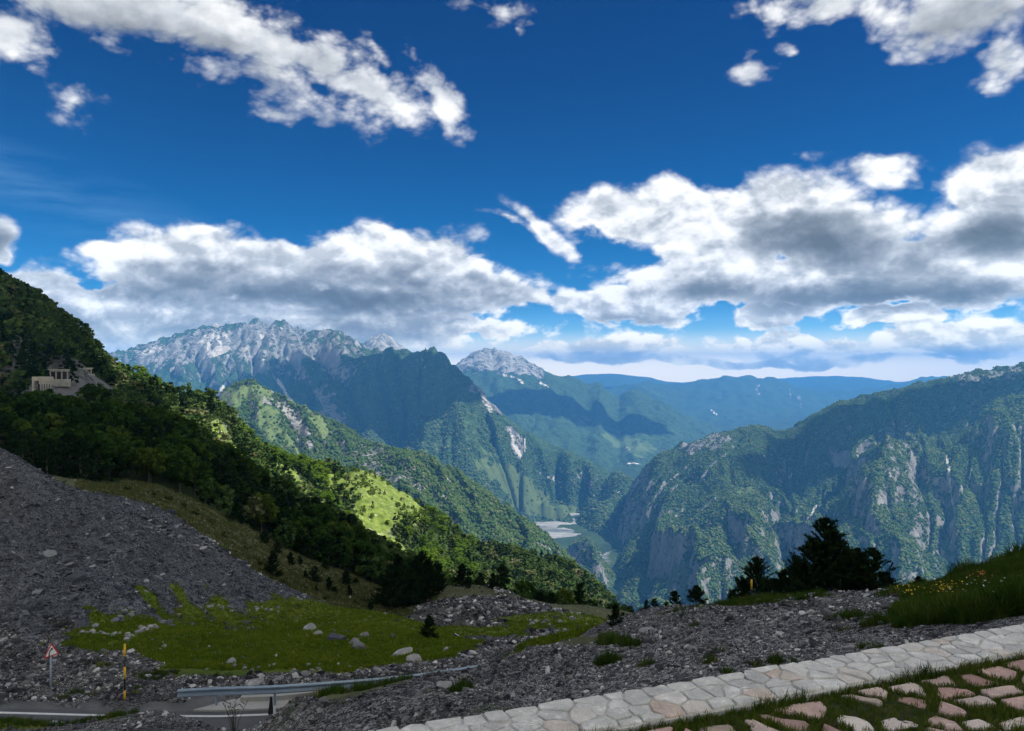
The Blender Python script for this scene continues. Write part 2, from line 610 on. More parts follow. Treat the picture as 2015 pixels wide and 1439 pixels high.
def bump(nt, bs, h, strength, dist):
    b = nt.node('ShaderNodeBump')
    nt.put(b.inputs['Height'], h)
    nt.put(b.inputs['Strength'], strength)
    nt.put(b.inputs['Distance'], dist)
    nt.l.new(b.outputs[0], bs.inputs['Normal'])


def mountain_build(tree_m, forest_a, forest_b, rock_a, rock_b, grass_c, scree_c, tree_amp):
    def f(nt, bs, geo):
        pos = geo.outputs['Position']
        rock = nt.attr('rock'); grass = nt.attr('grass'); scree = nt.attr('scree')
        # crowns
        v = nt.voro(pos, 1.0 / tree_m, 0, out='Distance')
        vc = nt.voro(pos, 1.0 / tree_m, 0, out='Color')
        vr = nt.sep(vc)[0]
        n1 = nt.noise(pos, 1.0 / (tree_m * 14), 5, .6)
        n2 = nt.noise(pos, 1.0 / (tree_m * 3.2), 6, .68)
        f1 = nt.mix(nt.lin(nt.add(nt.mul(vr, .55), nt.mul(n1, .6)), .3, .85), forest_a, forest_b)
        crack = nt.noise(nt.v('MULTIPLY', pos, (1, 1, .35)), 1.0 / (tree_m * 4.5), 9, .72)
        rk = nt.mix(nt.lin(crack, .36, .66), rock_a, rock_b)
        gr = nt.mix(nt.lin(n2, .3, .7), grass_c, tuple(c * .62 for c in grass_c))
        rmask = nt.ss(nt.add(rock, nt.mul(nt.sub(n2, .5), 1.5)), .44, .56)
        gmask = nt.ss(nt.add(grass, nt.mul(nt.sub(n2, .5), .9)), .44, .56)
        smask = nt.ss(nt.add(scree, nt.mul(nt.sub(n2, .5), 1.0)), .46, .58)
        c = nt.mix(gmask, f1, gr)
        c = nt.mix(rmask, c, rk)
        c = nt.mix(smask, c, scree_c)
        nt.put(bs.inputs['Base Color'], c)
        veg = nt.mul(nt.sub(1.0, rmask), nt.sub(1.0, gmask))
        hh = nt.add(nt.mul(nt.sub(.7, v), nt.mul(veg, tree_amp)), nt.mul(crack, nt.mul(rmask, tree_m * 2.4)))
        hh = nt.add(hh, nt.mul(n2, tree_m * .8))
        bump(nt, bs, hh, .9, 1.0)
    return f


# ------------------------------------------------------------------ far country
def finish(o, label, cat):
    o['label'] = label
    o['category'] = cat
    return o


FOREST_A, FOREST_B = (.013, .032, .014), (.045, .085, .028)
GRASS_FAR = (.095, .135, .048)

# valley floor: one wide sheet that runs to the horizon
def build_ground():
    pts = []
    for px in (-400, 1000, 2400):
        for d in (1200, 60000):
            pts.append((px, CY + 1040.0 / d * F_PX, d))
    S = Sheet(pts, -400, 2415, 900, 35500, 30)
    S.Z[:] = -1040 + fbm(S.X / 900, S.D / 900, 5, .5, 4) * 26
    far = sm(S.D, 9000, 26000)
    S.Z += far * (260 + 380 * fbm(S.X / 5200, S.D / 7000, 6, .5, 9))
    return S


SG = build_ground()

# right-hand mountain
RM = [
    (1040, 1130, 5600), (1085, 1085, 5300), (1130, 1052, 5100), (1180, 1010, 4950), (1232, 962, 4800), (1262, 925, 4700), (1290, 893, 4600), (1338, 872, 4500), (1368, 868, 4450), (1395, 852, 4400),
    (1440, 845, 4350), (1490, 832, 4400), (1520, 842, 4400), (1545, 850, 4450), (1590, 818, 4500), (1640, 792, 4600), (1700, 775, 4650), (1760, 765, 4700), (1810, 750, 4700),
    (1860, 742, 4750), (1910, 728, 4700), (1960, 722, 4700), (2010, 713, 4700), (2100, 690, 4700), (2200, 670, 4700),
    (1000, 1250, 6500), (1200, 1080, 6300), (1300, 1010, 6200), (1500, 940, 6200), (1700, 900, 6300), (2000, 850, 6300), (2200, 820, 6300),
    (1560, 900, 4200), (1600, 880, 4200), (1650, 850, 4250), (1700, 850, 4150), (1800, 830, 4200), (1900, 800, 4200), (2010, 765, 4150), (2150, 730, 4100),
    (1640, 925, 3900), (1560, 930, 3950), (1700, 905, 3700), (1840, 880, 3600),
    (1765, 833, 3500), (1735, 850, 3480), (1800, 860, 3480), (1700, 895, 3350), (1825, 900, 3350), (1770, 905, 3250),
    (2010, 783, 3450), (1960, 812, 3450), (1910, 840, 3450), (1880, 862, 3450), (2080, 760, 3450), (2180, 740, 3450),
    (1855, 950, 3200), (1872, 1010, 3000), (1890, 1080, 2850), (1840, 1020, 2980), (1780, 1000, 2950), (1700, 1010, 2950), (1650, 1000, 3150), (1950, 960, 3050), (2015, 950, 3000), (2120, 930, 3000),
    (1540, 985, 3500), (1600, 1000, 3300), (1480, 955, 3500), (1420, 960, 3650), (1350, 960, 3900), (1300, 980, 4100), (1240, 1020, 4300), (1190, 1060, 4400), (1140, 1090, 4500),
    (1487, 985, 3300), (1500, 1060, 2950), (1530, 1130, 2800), (1435, 1010, 3200), (1433, 1090, 2850), (1380, 1060, 3100), (1340, 1080, 3100), (1290, 1090, 3300), (1240, 1110, 3500), (1180, 1075, 3900),
    (1200, 1180, 3200), (1240, 1190, 3000), (1300, 1180, 2800), (1360, 1180, 2650), (1450, 1180, 2600), (1570, 1080, 2950), (1600, 1150, 2700), (1700, 1120, 2700), (1800, 1120, 2650), (1900, 1150, 2600), (2020, 1100, 2600), (2150, 1080, 2600),
    (1195, 1140, 3000), (1150, 1172, 3000), (1105, 1225, 3000), (1155, 1100, 3500), (1110, 1130, 3500), (1070, 1168, 3500), (1145, 1066, 4150), (1112, 1080, 4150), (1075, 1100, 4150), (1040, 1120, 4150), (1060, 1084, 4600), (1300, 1290, 2200), (1500, 1280, 2150), (1700, 1260, 2150), (1900, 1240, 2150), (2150, 1220, 2150), (1200, 1400, 2100),
]


def spurs(S, period, skew, amp, seed, warp=.55):
    """buttresses with a steep side to the left and a gentler one to the right, running down the slope"""
    wv = fbm(S.PX / (period * 1.3), S.LD * 9, 3, .5, seed) * warp * 2
    ph = S.PX / period + S.LD * skew + wv
    k = np.floor(ph); t = ph - k
    prof = np.where(t < .24, sm(t, 0, .24), 1 - ((t - .24) / .76) ** .8)
    hk = np.abs(np.sin(k * 12.9898 + seed) * 43758.5453) % 1.0
    env = np.clip(.55 + fbm(S.PX / 170, S.LD * 6, 2, .5, seed + 5), 0, 1.2)
    S.bump((prof - .5) * amp * (.45 + .9 * hk) * env)


def build_right():
    S = Sheet(RM, 1010, 2180, 2100, 6400, 3.2)
    low = 1 - .8 * sm(S.D, 3700, 4300)
    a_ = S.Z.copy(); spurs(S, 128, 2.2, 88, 3, .40); S.Z = a_ + (S.Z - a_) * low
    a_ = S.Z.copy(); spurs(S, 47, 3.0, 34, 9, .5); S.Z = a_ + (S.Z - a_) * low
    S.erode(10, .040, 2, 1.0, 3)
    u, v = S.PX / 60, S.LD * 25
    wx = fbm(u * .8, v * .8, 3, .5, 5)
    rg = ridged(u * 1.1 + wx * .8, v * .42 + wx * .5, 6, .55, 12)
    S.bump((rg - .45) * 9)
    S.bump(fbm(u * 5, v * 5, 4, .6, 41) * 3.0)
    S.fit_crest(RM[2:27], 6, 3)
    gx, gy = S.slope()
    sl = np.sqrt(gx ** 2 + gy ** 2)
    n = fbm(S.PX / 60, S.LD * 28, 5, .55, 7)
    rock = sm(sl, 1.0, 2.2) * .62 + .22 * n
    rock = np.maximum(rock, patch_py(S, [(1770, 862, 44, 36, 10, .50), (1960, 850, 90, 40, -30, .42), (1390, 870, 60, 25, -10, .55), (1950, 738, 90, 14, -8, .55), (1440, 1100, 30, 70, 8, .42), (1540, 1060, 26, 80, -20, .42), (1760, 960, 80, 60, 0, .42), (1650, 1040, 60, 50, 0, .36)], 14))
    grass = patch_py(S, [(1245, 1030, 18, 12, -30, .8), (1470, 968, 20, 10, 0, .55), (1230, 975, 30, 10, -40, .4), (1330, 1140, 26, 60, 0, .6), (1650, 830, 40, 22, 10, .4), (1300, 1130, 30, 12, 0, .5), (1230, 1170, 60, 40, 0, .4)]) 
    scree = patch_py(S, [(1867, 925, 3.5, 34, -8, .75), (1874, 985, 3, 30, -10, .7), (1598, 1010, 3.5, 24, 30, .65), (1604, 1045, 3, 26, -18, .6), (1786, 842, 10, 4, 30, .5), (1438, 920, 5, 3, 0, .5), (1466, 905, 5, 3, 0, .5)], 2)
    scree = np.maximum(scree, sm(S.flow, 7.5, 10) * .38)
    return S, rock, grass, scree


# middle ridge, green shoulder that runs down to the gorge
MID = [
    (330, 860, 2750), (380, 825, 2700), (420, 785, 2650), (455, 755, 2650), (490, 744, 2650), (520, 758, 2600), (560, 780, 2550), (600, 798, 2500), (640, 818, 2450), (680, 838, 2400), (720, 865, 2350), (770, 880, 2300), (830, 888, 2250),
    (880, 915, 2200), (930, 945, 2150), (970, 975, 2100), (1020, 1012, 2080), (1060, 1035, 2060), (1100, 1075, 2030), (1140, 1115, 2000), (1170, 1140, 1980), (1195, 1165, 1960), (1215, 1205, 1950), (1250, 1290, 1930),
    (300, 960, 3300), (500, 900, 3400), (700, 960, 3200), (900, 1060, 2900), (1050, 1170, 2700), (1200, 1340, 2500), (1300, 1450, 2400),
    (430, 850, 2350), (500, 830, 2350), (560, 860, 2250), (620, 880, 2200), (680, 900, 2150), (520, 900, 2050), (600, 920, 2000), (420, 900, 2150), (350, 920, 2250), (700, 940, 1950), (780, 940, 1980), (860, 970, 1950), (940, 1010, 1930), (1020, 1060, 1900), (1090, 1110, 1880), (1150, 1160, 1860),
    (600, 1000, 1700), (700, 1000, 1750), (800, 1020, 1750), (900, 1055, 1750), (1000, 1110, 1720), (1080, 1160, 1700), (1160, 1230, 1700), (400, 1020, 1750), (300, 1020, 1900),
    (600, 1150, 1300), (800, 1160, 1350), (1000, 1210, 1400), (1200, 1320, 1450), (300, 1150, 1400), (1280, 1450, 1600),
]


def build_mid():
    S = Sheet(MID, 300, 1290, 1250, 3400, 3.0)
    spurs(S, 74, 4.0, 26, 23, .35)
    S.erode(8, .026, 2, 1.4, 8)
    u, v = S.PX / 60, S.LD * 25
    S.bump((ridged(u * 1.3 + v * .5, v * .7, 5, .55, 21) - .45) * 11)
    S.bump(fbm(u * 6, v * 6, 4, .6, 43) * 2.6)
    S.fit_crest(MID[0:24], 6, 3)
    gx, gy = S.slope()
    sl = np.sqrt(gx ** 2 + gy ** 2)
    n = fbm(S.PX / 50, S.LD * 30, 5, .55, 17)
    rock = sm(sl, 1.0, 1.9) * .6 + .18 * n
    rock = np.maximum(rock, patch_py(S, [(575, 820, 14, 50, -38, .62), (600, 860, 10, 30, -25, .6), (760, 920, 110, 30, 24, .52), (870, 960, 80, 26, 30, .42), (650, 850, 18, 8, 30, .45), (540, 790, 30, 8, 30, .6)], 10))
    grass = patch_py(S, [(500, 775, 40, 14, 10, .75), (455, 790, 24, 20, -30, .7), (530, 830, 26, 40, -20, .55), (585, 890, 12, 34, -28, .85), (565, 868, 14, 30, -25, .6), (630, 830, 14, 34, -26, .7), (480, 840, 14, 30, -20, .6), (600, 800, 50, 10, 28, .55), (1120, 1120, 60, 30, 45, .40)], 10)
    scree = patch_py(S, [(600, 840, 5, 40, -32, .5), (612, 880, 3, 16, -20, .5)], 3)
    return S, rock, grass, scree


# the great massif, its dark twin peaks and the spurs that come down to the river
MAS = [
    (120, 720, 8200), (200, 698, 8000), (235, 690, 7900), (280, 678, 7800), (335, 660, 7700), (385, 645, 7600), (425, 638, 7500), (460, 640, 7500), (480, 632, 7500), (497, 628, 7500), (515, 634, 7500), (535, 634, 7450), (548, 629, 7450), (565, 636, 7400), (600, 650, 7300),
    (630, 652, 7200), (652, 645, 7200), (675, 655, 7100), (700, 668, 7000), (722, 690, 6800), (700, 700, 6600),
    (120, 790, 9500), (400, 740, 9500), (600, 760, 9300), (760, 790, 8200), (900, 850, 7600), (1000, 930, 7300),
    (735, 690, 6300), (757, 681, 6200), (775, 690, 6150), (800, 692, 6100), (825, 688, 6050), (850, 684, 6000), (872, 694, 5950), (895, 722, 5900), (920, 738, 5800), (945, 765, 5750), (970, 795, 5700), (1000, 822, 5650), (1040, 850, 5600), (1080, 872, 5550), (1120, 888, 5500), (1160, 905, 5450), (1200, 925, 5400), (1240, 945, 5350), (1270, 985, 5300),
    (1000, 930, 6600), (1150, 990, 6300), (1280, 1010, 6000), (1300, 1030, 5500),
    (300, 740, 7000), (400, 720, 6900), (500, 720, 6800), (600, 720, 6700), (350, 770, 6300), (430, 775, 6200), (520, 770, 6200), (600, 760, 6300), (660, 740, 6300),
    (640, 790, 5700), (570, 800, 5700), (690, 830, 5400), (610, 830, 5300), (500, 820, 5500), (400, 830, 5500), (200, 800, 6200),
    (700, 760, 6000), (760, 760, 5900), (820, 760, 5850), (870, 760, 5750), (740, 810, 5600), (800, 815, 5550), (850, 800, 5500), (720, 850, 5250), (780, 850, 5250),
    (885, 798, 5150), (915, 830, 5050), (945, 870, 4950), (970, 915, 4850), (850, 835, 5050), (820, 860, 4950), (780, 875, 4900), (830, 910, 4700), (880, 900, 4750), (900, 940, 4600), (940, 960, 4600), (980, 980, 4650),
    (950, 800, 5500), (985, 850, 5300), (1015, 880, 5250), (1040, 910, 5150), (1075, 935, 5100), (1120, 950, 5150), (1160, 970, 5150), (1200, 985, 5150), (1235, 990, 5150),
    (1020, 965, 5050), (1060, 988, 5180), (1100, 1000, 5400), (1150, 1003, 5430), (1190, 1008, 5450), (1080, 1036, 5000), (1040, 1032, 4950), (1130, 1042, 5150), (1180, 1048, 5200),
    (960, 1020, 4350), (860, 990, 4300), (760, 960, 4400), (650, 920, 4600), (500, 890, 4800), (300, 880, 5200), (120, 870, 5600),
    (1000, 1070, 4300), (1100, 1090, 4500), (1250, 1060, 4900), (800, 1090, 3900), (500, 1040, 4000), (200, 1000, 4200),
]


MAS_CREST = MAS[MAS.index((735, 690, 6300)):MAS.index((1240, 945, 5350)) + 1]


def build_massif():
    S = Sheet(MAS, 120, 1300, 4000, 9400, 3.0)
    a_ = S.Z.copy(); spurs(S, 84, 2.4, 34, 33, .3); S.Z = a_ + (S.Z - a_) * (1 - sm(S.D, 6900, 7400)) * sm(S.Z, -760, -350)
    S.erode(10, .045, 2, 1.6, 14)
    u, v = S.PX / 60, S.LD * 25
    wx = fbm(u * .7, v * .7, 3, .5, 5)
    hi = np.clip((S.Z + 700) / 700, .25, 1)
    S.bump((ridged(u * 1.2 + wx, v * .5 + wx * .6, 6, .58, 31) - .45) * 17 * hi)
    S.bump(fbm(u * 5, v * 5, 4, .6, 47) * 2.6 * hi)
    S.fit_crest([p for p in MAS[:20] if p[0] < 715] + [p for p in MAS if 735 <= p[0] <= 1240 and 5340 < p[2] < 6310 and p[1] < 950 and p in MAS_CREST], 6)
    gx, gy = S.slope()
    sl = np.sqrt(gx ** 2 + gy ** 2)
    n = fbm(S.PX / 50, S.LD * 30, 5, .55, 27)
    PY = CY - S.Z / S.D * F_PX
    rock = sm(S.Z, -420, 160) * .50 + sm(sl, .7, 1.8) * .42 - .14 + .34 * n
    rock *= 1 - .45 * sm(S.PX, 640, 740) * (1 - sm(S.D, 6500, 6900))  # less pale rock on the twin peaks: their shade put into the cover
    rock = np.maximum(rock, patch_py(S, [(400, 680, 160, 26, -12, .60), (560, 670, 100, 26, 20, .56), (645, 800, 20, 56, -36, .62), (1018, 875, 14, 36, -22, .62), (960, 780, 22, 50, -36, .56), (1100, 945, 20, 12, 30, .5), (1150, 950, 40, 14, 40, .42)], 12))
    rock *= 1 - patch_py(S, [(350, 760, 60, 18, 10, .5), (790, 860, 90, 20, 0, .5), (1040, 960, 110, 22, 28, .9), (930, 960, 80, 30, 40, .6)])
    grass = patch_py(S, [(1010, 950, 100, 26, 34, .62), (1090, 1003, 50, 14, 12, .8), (1040, 1000, 60, 12, 20, .6), (860, 870, 60, 16, 0, .45), (1060, 900, 60, 14, 28, .38), (930, 850, 40, 20, 45, .42)], 12)
    scree = patch_py(S, [(432, 692, 26, 8, -20, .9), (410, 680, 6, 20, 0, .62), (437, 766, 5, 20, 24, .85), (425, 778, 14, 5, 0, .8), (560, 770, 5, 40, -32, .75), (480, 700, 14, 6, 0, .55), (520, 700, 6, 20, 20, .5), (600, 820, 5, 26, -30, .5),
                         (1010, 866, 3.5, 24, -18, .72), (1020, 888, 5, 20, -32, .78), (1034, 878, 1.8, 24, -4, .75), (1091, 940, 4.5, 8, 0, .68), (1075, 937, 18, 2.2, 22, .68), (1152, 940, 2.2, 15, -45, .7), (1216, 962, 2, 9, -40, .62), (955, 790, 8, 30, -30, .55), (300, 690, 30, 6, -14, .5)], 4)
    scree = np.maximum(scree, .55 * sm(n, .05, .3) * sm(S.Z, -50, 160) * sm(-S.PX, -640, -500))
    return S, rock, grass, scree


FAR1 = [
    (880, 735, 11500), (905, 712, 11500), (920, 697, 11500), (945, 690, 11500), (968, 684, 11500), (990, 690, 11500), (1010, 697, 11500), (1035, 706, 11500), (1060, 722, 11500), (1090, 738, 11600), (1112, 741, 11600), (1135, 735, 11600), (1160, 748, 11700), (1200, 757, 11800), (1245, 760, 12000), (1300, 790, 12000),
    (1150, 772, 10800), (1200, 795, 10400), (1250, 820, 10000), (1300, 842, 9700), (1330, 858, 9500), (1370, 875, 9400),
    (960, 745, 10600), (1050, 770, 10300), (1000, 790, 9600), (1080, 810, 9300), (1150, 835, 9000), (1220, 860, 8700), (1280, 885, 8500), (1100, 860, 8200), (1180, 885, 8000), (1000, 860, 8200), (1250, 910, 7800), (1320, 905, 8200),
    (880, 800, 13500), (1100, 800, 13500), (1300, 820, 13500), (1420, 850, 13000), (900, 930, 7200), (1100, 950, 7000), (1300, 950, 7000), (1420, 930, 7600), (800, 800, 10000), (1420, 890, 9500),
]
FAR2 = [
    (1100, 790, 17000), (1180, 768, 17000), (1240, 757, 16500), (1270, 749, 16500), (1300, 755, 16500), (1335, 758, 17000), (1370, 748, 17500), (1410, 742, 17500), (1440, 740, 17500), (1490, 742, 17500), (1500, 740, 17500), (1540, 748, 17500), (1580, 765, 17500), (1620, 772, 18000), (1680, 768, 19000), (1740, 760, 19500), (1800, 748, 20000), (1832, 738, 20000), (1860, 740, 20000), (1900, 752, 20000), (2050, 760, 20000), (2200, 770, 20000),
    (1200, 800, 14500), (1300, 800, 14500), (1400, 795, 15000), (1500, 800, 15000), (1600, 810, 15500), (1750, 800, 17000), (1900, 800, 18000), (2200, 800, 18000),
    (1300, 830, 12800), (1400, 840, 12600), (1500, 840, 12800), (1600, 835, 13500), (1300, 870, 11500), (1420, 872, 11500), (1600, 870, 12000), (2000, 860, 13000), (1100, 860, 12000),
    (1100, 850, 23000), (1500, 820, 23000), (1900, 810, 24000), (2200, 800, 24000),
]
FAR3 = [
    (900, 752, 24137), (1000, 745, 24137), (1130, 740, 23427), (1180, 735, 23427), (1220, 736, 23427), (1280, 744, 23427), (1340, 755, 23427), (1420, 764, 25557), (1500, 750, 26976), (1560, 742, 26976), (1650, 740, 26976), (1720, 744, 26976), (1790, 756, 26976), (1900, 764, 26976), (2050, 740, 26976), (2300, 738, 26976), (700, 748, 25557), (400, 740, 26976), (0, 738, 26976), (-400, 738, 26976),
    (-400, 775, 20587), (0, 775, 20587), (400, 775, 20587), (900, 775, 19877), (1300, 775, 19877), (1700, 770, 21297), (2300, 770, 21297), (-400, 765, 35496), (400, 765, 35496), (1300, 760, 35496), (2300, 760, 35496),
]


def build_far():
    out = []
    for k, (P, px0, px1, d0, d1, st, er) in enumerate([(FAR1, 820, 1420, 7000, 13400, 3.4, 1.7), (FAR2, 1080, 2200, 11600, 23500, 5.0, 1.2), (FAR3, -380, 2400, 20500, 34500, 9.0, .8)]):
        S = Sheet(P, px0, px1, d0, d1, st)
        S.erode(6, .02, 2, er, 50 + k)
        u, v = S.PX / 50, S.LD * 25
        S.bump((ridged(u + v * .3, v * .6, 5, .55, 60 + k) - .45) * (9, 8, 1.5)[k])
        if k == 0:
            S.bump((ridged(u * 1.6, v * .5, 5, .6, 66) - .45) * 10 * sm(S.Z, -250, 100) * sm(-S.PX, -1110, -1050))
        S.fit_crest({0: FAR1[0:18], 1: FAR2[1:22], 2: FAR3[0:20]}[k], (5, 7, 5)[k])
        n = fbm(S.PX / 60, S.LD * 30, 5, .55, 37 + k)
        if k == 0:
            rock = np.maximum(sm(S.Z, -260, 0) * .62 * sm(-S.PX, -1130, -1070) + .2 * n, 0)
            rock = np.maximum(rock, patch_py(S, [(990, 715, 60, 22, 16, .66), (1055, 735, 22, 10, 40, .6)]))
            grass = .25 + .3 * n + patch_py(S, [(1180, 840, 80, 12, 20, .2), (1250, 880, 70, 16, 20, .3)])
            scree = patch_py(S, [(1070, 758, 12, 3, 35, .6), (1235, 884, 8, 3, 40, .6), (1010, 745, 30, 4, 20, .5), (1245, 915, 20, 1.6, 4, .6)], 3)
        else:
            rock = .2 * n + (patch_py(S, [(1492, 770, 5, 16, 0, .6), (1555, 775, 4, 14, 0, .55), (1575, 790, 4, 20, 0, .5)]) if k == 1 else 0)
            grass = .34 + .3 * n
            scree = np.zeros_like(n)
            if k == 1:
                scree = patch_py(S, [(1406, 812, 9, 2.5, 45, .7)], 2)
        out.append((S, rock, grass, scree))
    # pale peak behind the massif
    P = [(690, 700, 9800), (705, 690, 9800), (722, 668, 9800), (740, 661, 9800), (755, 657, 9800), (768, 664, 9800), (785, 678, 9800), (800, 690, 9800), (830, 715, 9800), (680, 760, 8700), (760, 750, 8700), (840, 770, 8700), (680, 760, 11000), (760, 740, 11000), (840, 780, 11000)]
    S = Sheet(P, 680, 840, 8700, 11000, 2.5)
    S.bump((ridged(S.PX / 22, S.LD * 30, 5, .6, 70) - .45) * 9)
    o = np.ones_like(S.Z)
    out.append((S, o * .8, o * 0, .3 * o + .3 * fbm(S.PX / 20, S.LD * 60, 4, .5, 71)))
    return out


def shade_mesh(S, name, r, g, s, mat, label):
    o = S.build(name, mat, {'rock': r, 'grass': g, 'scree': s})
    return finish(o, label, 'mountain')


M_right = land_mat('forested_mountain', mountain_build(9.0, FOREST_A, FOREST_B, (.10, .105, .10), (.27, .26, .24), GRASS_FAR, (.42, .40, .36), 7.0))
M_mid = land_mat('wooded_ridge', mountain_build(7.5, FOREST_A, (.05, .095, .03), (.12, .12, .115), (.33, .32, .30), (.115, .16, .055), (.40, .38, .35), 6.0))
M_mas = land_mat('limestone_massif', mountain_build(12.0, FOREST_A, FOREST_B, (.085, .092, .092), (.31, .30, .285), GRASS_FAR, (.44, .41, .37), 8.0))
M_far = land_mat('distant_range', mountain_build(22.0, FOREST_A, FOREST_B, (.11, .12, .11), (.42, .41, .38), (.10, .15, .05), (.60, .56, .50), 10.0))

S_right, r_, g_, s_ = build_right()
shade_mesh(S_right, 'mountain', r_, g_, s_, M_right, 'steep wooded mountain wall with gullies right of the gorge')
RIGHT_MASKS = (r_, g_, s_)
S_mid, r_, g_, s_ = build_mid()
shade_mesh(S_mid, 'mountain', r_, g_, s_, M_mid, 'green shoulder ridge with grassy rounded top running down to the gorge')
MID_MASKS = (r_, g_, s_)
S_mas, r_, g_, s_ = build_massif()
MAS_MASKS = (r_, g_, s_)
shade_mesh(S_mas, 'mountain', r_, g_, s_, M_mas, 'tall pale limestone massif with dark twin peaks before it')
for (S_, r_, g_, s_), lab in zip(build_far(), ['blue ridge with a rocky crown behind the river valley', 'long hazy blue range beyond the valley', 'faintest pale blue range along the horizon', 'pale bare rock peak just behind the massif']):
    shade_mesh(S_, 'mountain', r_, g_, s_, M_far, lab)


def ground_build(nt, bs, geo):
    pos = geo.outputs['Position']
    x, y, z = nt.sep(pos)
    n = nt.noise(pos, 1 / 260.0, 6, .6)
    n2 = nt.noise(nt.v('MULTIPLY', pos, (.45, 1.6, 1.0)), 1 / 110.0, 6, .65)
    n3 = nt.noise(pos, 1 / 30.0, 5, .6)
    green = nt.mix(nt.lin(n, .35, .65), (.012, .028, .012), (.035, .062, .020))
    river = nt.attr('river')
    gv = nt.mix(nt.lin(n2, .40, .60), (.07, .085, .085), (.28, .275, .26))
    rm = nt.ss(nt.add(river, nt.mul(nt.sub(n3, .5), .35)), .45, .55)
    nt.put(bs.inputs['Base Color'], nt.mix(rm, green, gv))
    bump(nt, bs, nt.mul(n3, 14.0), .6, 1.0)


# gravel river in the gorge and on through the valley
rx = (1112 + 18 * np.sin(SG.LD * 9)) + sm(SG.LD, 8.56, 8.9) * 130
SG_river = np.clip(1.2 - np.abs(SG.PX - rx) / (60 + 10 * fbm(SG.PX / 40, SG.LD * 30, 3, .5, 3)), 0, 1) * sm(SG.D, 3300, 4200) * (1 - sm(SG.D, 5400, 6000))
SGf = Sheet([(a, CY + 1040.0 / b * F_PX, b) for a in (900, 1250) for b in (3300, 6000)] , 980, 1330, 3600, 5800, 4)
SGf.Z[:] = -1036 + fbm(SGf.X / 300, SGf.D / 300, 4, .5, 4) * 10
bed = np.clip(1.25 - np.abs(SGf.PX - 1122 - (SGf.LD - 8.45) * 60) / 110, 0, 1) * (1 - sm(SGf.D, 5420, 5600))
M_ground = land_mat('valley_ground', ground_build)
o = SG.build('ground', M_ground, {'river': SG_river * 0})
finish(o, 'wide green valley floor between the mountains', 'ground')
o = SGf.build('river_bed', M_ground, {'river': bed})
finish(o, 'pale braided gravel river bed at the foot of the valley', 'river bed')


# ------------------------------------------------------------------ air
def build_haze():
    bm = bmesh.new()
    bmesh.ops.create_cube(bm, size=1.0)
    me = bpy.data.meshes.new('haze')
    bm.to_mesh(me); bm.free()
    o = bpy.data.objects.new('haze', me)
    COL.objects.link(o)
    top, bot = 560.0, -1200.0
    x0, x1, y0, y1 = -36000.0, 36000.0, -1200.0, 36000.0
    for v in me.vertices:
        v.co = (x0 if v.co.x < 0 else x1, y0 if v.co.y < 0 else y1, bot if v.co.z < 0 else top)
    m = bpy.data.materials.new('haze')
    m.use_nodes = True
    nt = NT(m.node_tree)
    nt.n.clear()
    out = nt.node('ShaderNodeOutputMaterial')
    pv = nt.node('ShaderNodeVolumePrincipled')
    pv.inputs['Color'].default_value = (.09, .375, .92, 1)
    pv.inputs['Density'].default_value = HAZE_DENSITY
    pv.inputs['Anisotropy'].default_value = .0
    nt.l.new(pv.outputs[0], out.inputs['Volume'])
    me.materials.append(m)
    o['kind'] = 'stuff'
    o['label'] = 'blue air haze lying over the valleys'
    o['category'] = 'haze'
    return o


HAZE_DENSITY = 5.4e-5
if HAZE_DENSITY > 0:
    build_haze()
print('STAT far country', round(time.time() - T0, 1))


